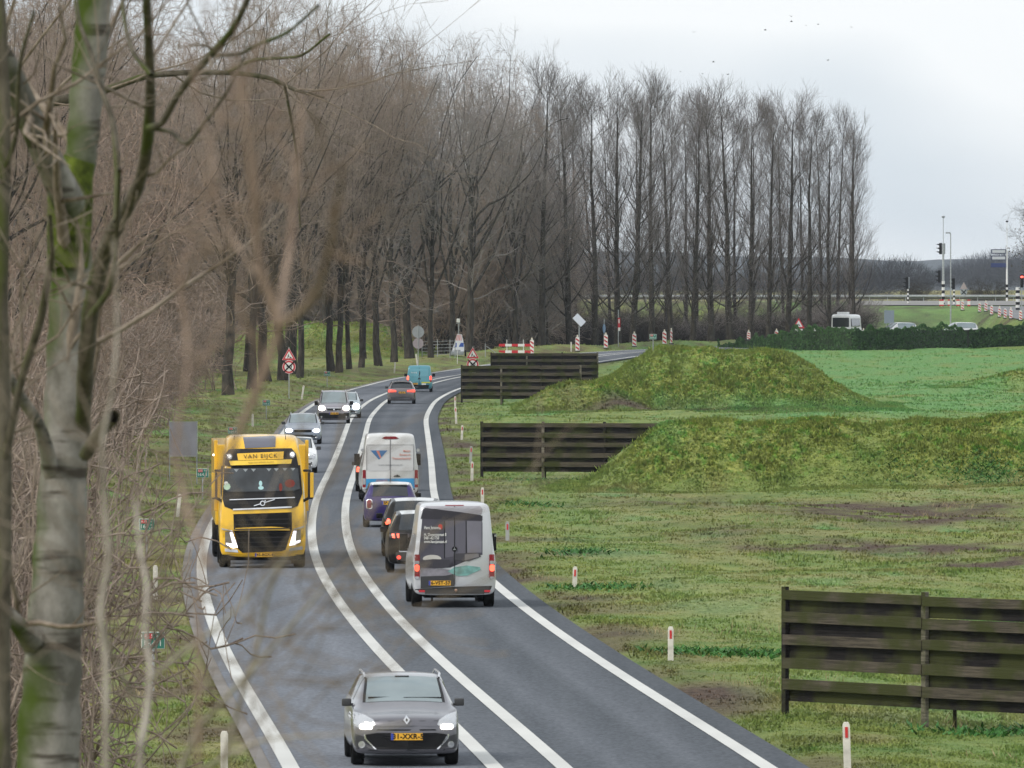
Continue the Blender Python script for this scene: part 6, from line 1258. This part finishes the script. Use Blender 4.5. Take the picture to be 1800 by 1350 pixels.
Bs = [poly([down(105, 30, d), (100, 1200, 30), (112, 1010, 30), (134, 880, 28), (146, 740, 26), (152, 620, 28), (164, 520, 28), (190, 430, 26), (216, 378, 24), (246, 318, 19), (262, 225, 18), (264, 130, 14), (258, 0, 12), (255, -120, 9)], d, -10)]
d = 46
Bb = [poly([(262, 225, 14), (282, 218, 12), (312, 168, 13), (345, 125, 13), (375, 92, 14), (410, 50, 11), (440, -10, 9), (460, -60, 7)], d, -2), poly([(266, 132, 9), (235, 92, 9), (222, 50, 8), (214, -10, 7)], d, 1),
      poly([(205, 390, 14), (206, 310, 11), (200, 225, 12), (180, 160, 10), (160, 92, 9), (140, 40, 8), (130, -20, 7)], d, 1.5), poly([(150, 800, 24), (172, 765, 24), (200, 732, 25)], d, -.5),
      poly([(380, 98, 8), (420, 95, 7), (450, 80, 7), (500, 60, 6), (560, 10, 5)], d, -2), poly([(262, 225, 8), (300, 232, 8), (326, 252, 8), (360, 215, 7), (400, 160, 5), (430, 100, 4)], d, -1),
      poly([(156, 560, 14), (196, 500, 10), (204, 440, 8), (210, 300, 7)], d, -3)]
hand_tree('dark_sapling', Bs, Bb, [(0, 7, 1.3, 45, .05, 2), (1, 7, 1.2, 40, .06, 2), (3, 6, 1.0, 40, .05, 2), (5, 6, 1.0, 40, .05, 2), (6, 5, .9, 40, .05, 2), (7, 5, .9, 40, .08, 2)], B_fgd, B_fgt, 2,
          label='slim dark forking stem standing in front of the thick mossy trunk', cat='tree')
d = 47
hand_tree('mossy_sapling', [poly([down(-6, 40, d), (4, 1100, 30), (8, 800, 26), (2, 500, 26), (8, 250, 24), (2, 60, 22), (-10, -150, 18)], d)],
          [poly([(6, 820, 16), (40, 660, 14), (72, 560, 14), (86, 480, 12), (92, 440, 9), (88, 380, 7)], d, -1), poly([(8, 300, 10), (30, 230, 8), (35, 120, 7), (60, 20, 5)], d, -1)],
          [(0, 12, 1.2, 50, .05, 2), (1, 5, .8, 45, .05, 2)], B_fgd, B_fgt, 3, label='green mossed stem at the very edge left of the thick trunk', cat='tree')
d = 15
hand_tree('russet_sapling', [poly([down(340, 8, d, -30), (352, 1000, 9), (390, 830, 12), (446, 700, 15), (472, 632, 17), (490, 572, 18), (466, 500, 15), (452, 430, 14), (446, 340, 13), (430, 200, 7), (424, 120, 3)], d)],
          [poly([(490, 572, 16), (500, 500, 14), (514, 400, 14), (522, 300, 12), (530, 200, 6), (526, 150, 3)], d, 1), poly([(488, 575, 16), (530, 545, 14), (556, 510, 12), (578, 440, 11), (596, 340, 6), (606, 290, 3)], d, -1),
           poly([(372, 1000, 10), (330, 900, 9), (310, 780, 8), (330, 640, 7), (318, 500, 6), (350, 380, 5)], d, 1), poly([(466, 500, 9), (430, 450, 8), (390, 380, 7), (372, 280, 6), (340, 150, 5)], d, 1)],
          [(0, 8, .22, 40, .07, 2), (1, 7, .2, 38, .08, 2), (2, 6, .10, 38, .08, 2), (3, 6, .16, 40, .06, 2), (4, 6, .16, 40, .06, 2)], B_fgr, B_fgr, 4,
          label='blurred reddish sapling forking high above the parked road bend', cat='tree')
d = 21
hand_tree('pale_sapling', [poly([down(182, 16, d), (186, 1200, 10.9), (176, 1080, 10.1), (190, 980, 10.1), (184, 900, 9.4), (178, 800, 7.8), (196, 690, 6.2), (206, 560, 5.5), (200, 420, 4.7)], d)],
          [poly([(176, 1085, 7), (198, 1150, 7), (235, 1225, 6.2), (262, 1250, 4.7)], d, .5), poly([down(240, 14, d), (246, 1330, 12.5), (258, 1250, 11.7), (264, 1180, 10.9), (254, 1110, 8.6), (258, 1040, 7.8), (245, 960, 7), (238, 880, 5.5)], d, .5),
           poly([(264, 1195, 7.8), (300, 1165, 8.6), (335, 1138, 7), (400, 1085, 5.5), (455, 1030, 3.9), (520, 960, 3.1)], d, -1), poly([(300, 1400, 10.9), (345, 1290, 9.4), (385, 1240, 8.6), (440, 1180, 7), (520, 1090, 5.5), (590, 1010, 3.9)], d, -1),
           poly([(380, 1400, 7.8), (420, 1240, 8.6), (452, 1140, 7.8), (470, 1050, 6.2), (500, 980, 4.7), (560, 900, 3.1)], d, -1), poly([(250, 1420, 7), (360, 1350, 6.2), (470, 1300, 5.5), (600, 1290, 3.9), (720, 1270, 3.1)], d, -1)],
          [(0, 7, .5, 45, .05, 2), (2, 7, .5, 50, .03, 2), (3, 7, .6, 40, .02, 2), (4, 8, .65, 40, .03, 2), (5, 7, .55, 42, .03, 2), (6, 3, .35, 40, .05, 1)], B_fgp, B_fgt, 5,
          label='pale twisting young stems reaching across the lower left of the road', cat='tree')
d = 60
# branch crossing the gap at the top, a little farther out
d = 110
hand_tree('leaning_tree', [poly([down(-160, 60, d), (-150, 900, 52), (-120, 500, 46), (-40, 260, 34), (60, 190, 20), (180, 160, 13), (270, 132, 11), (352, 127, 10), (400, 128, 9), (468, 136, 8), (520, 158, 7), (570, 172, 4)], d)],
          [poly([(400, 128, 6), (450, 105, 6), (520, 100, 5), (580, 60, 4)], d, -1), poly([(500, 148, 5), (512, 210, 5), (524, 300, 4), (528, 400, 3)], d, 1)], [(0, 14, 2.4, 42, .05, 3), (1, 8, 1.6, 40, .04, 2), (2, 8, 1.5, 40, .0, 2)], B_fgd, B_fgt, 9,
          label='leaning tree whose long thin bough crosses the upper wood', cat='tree')
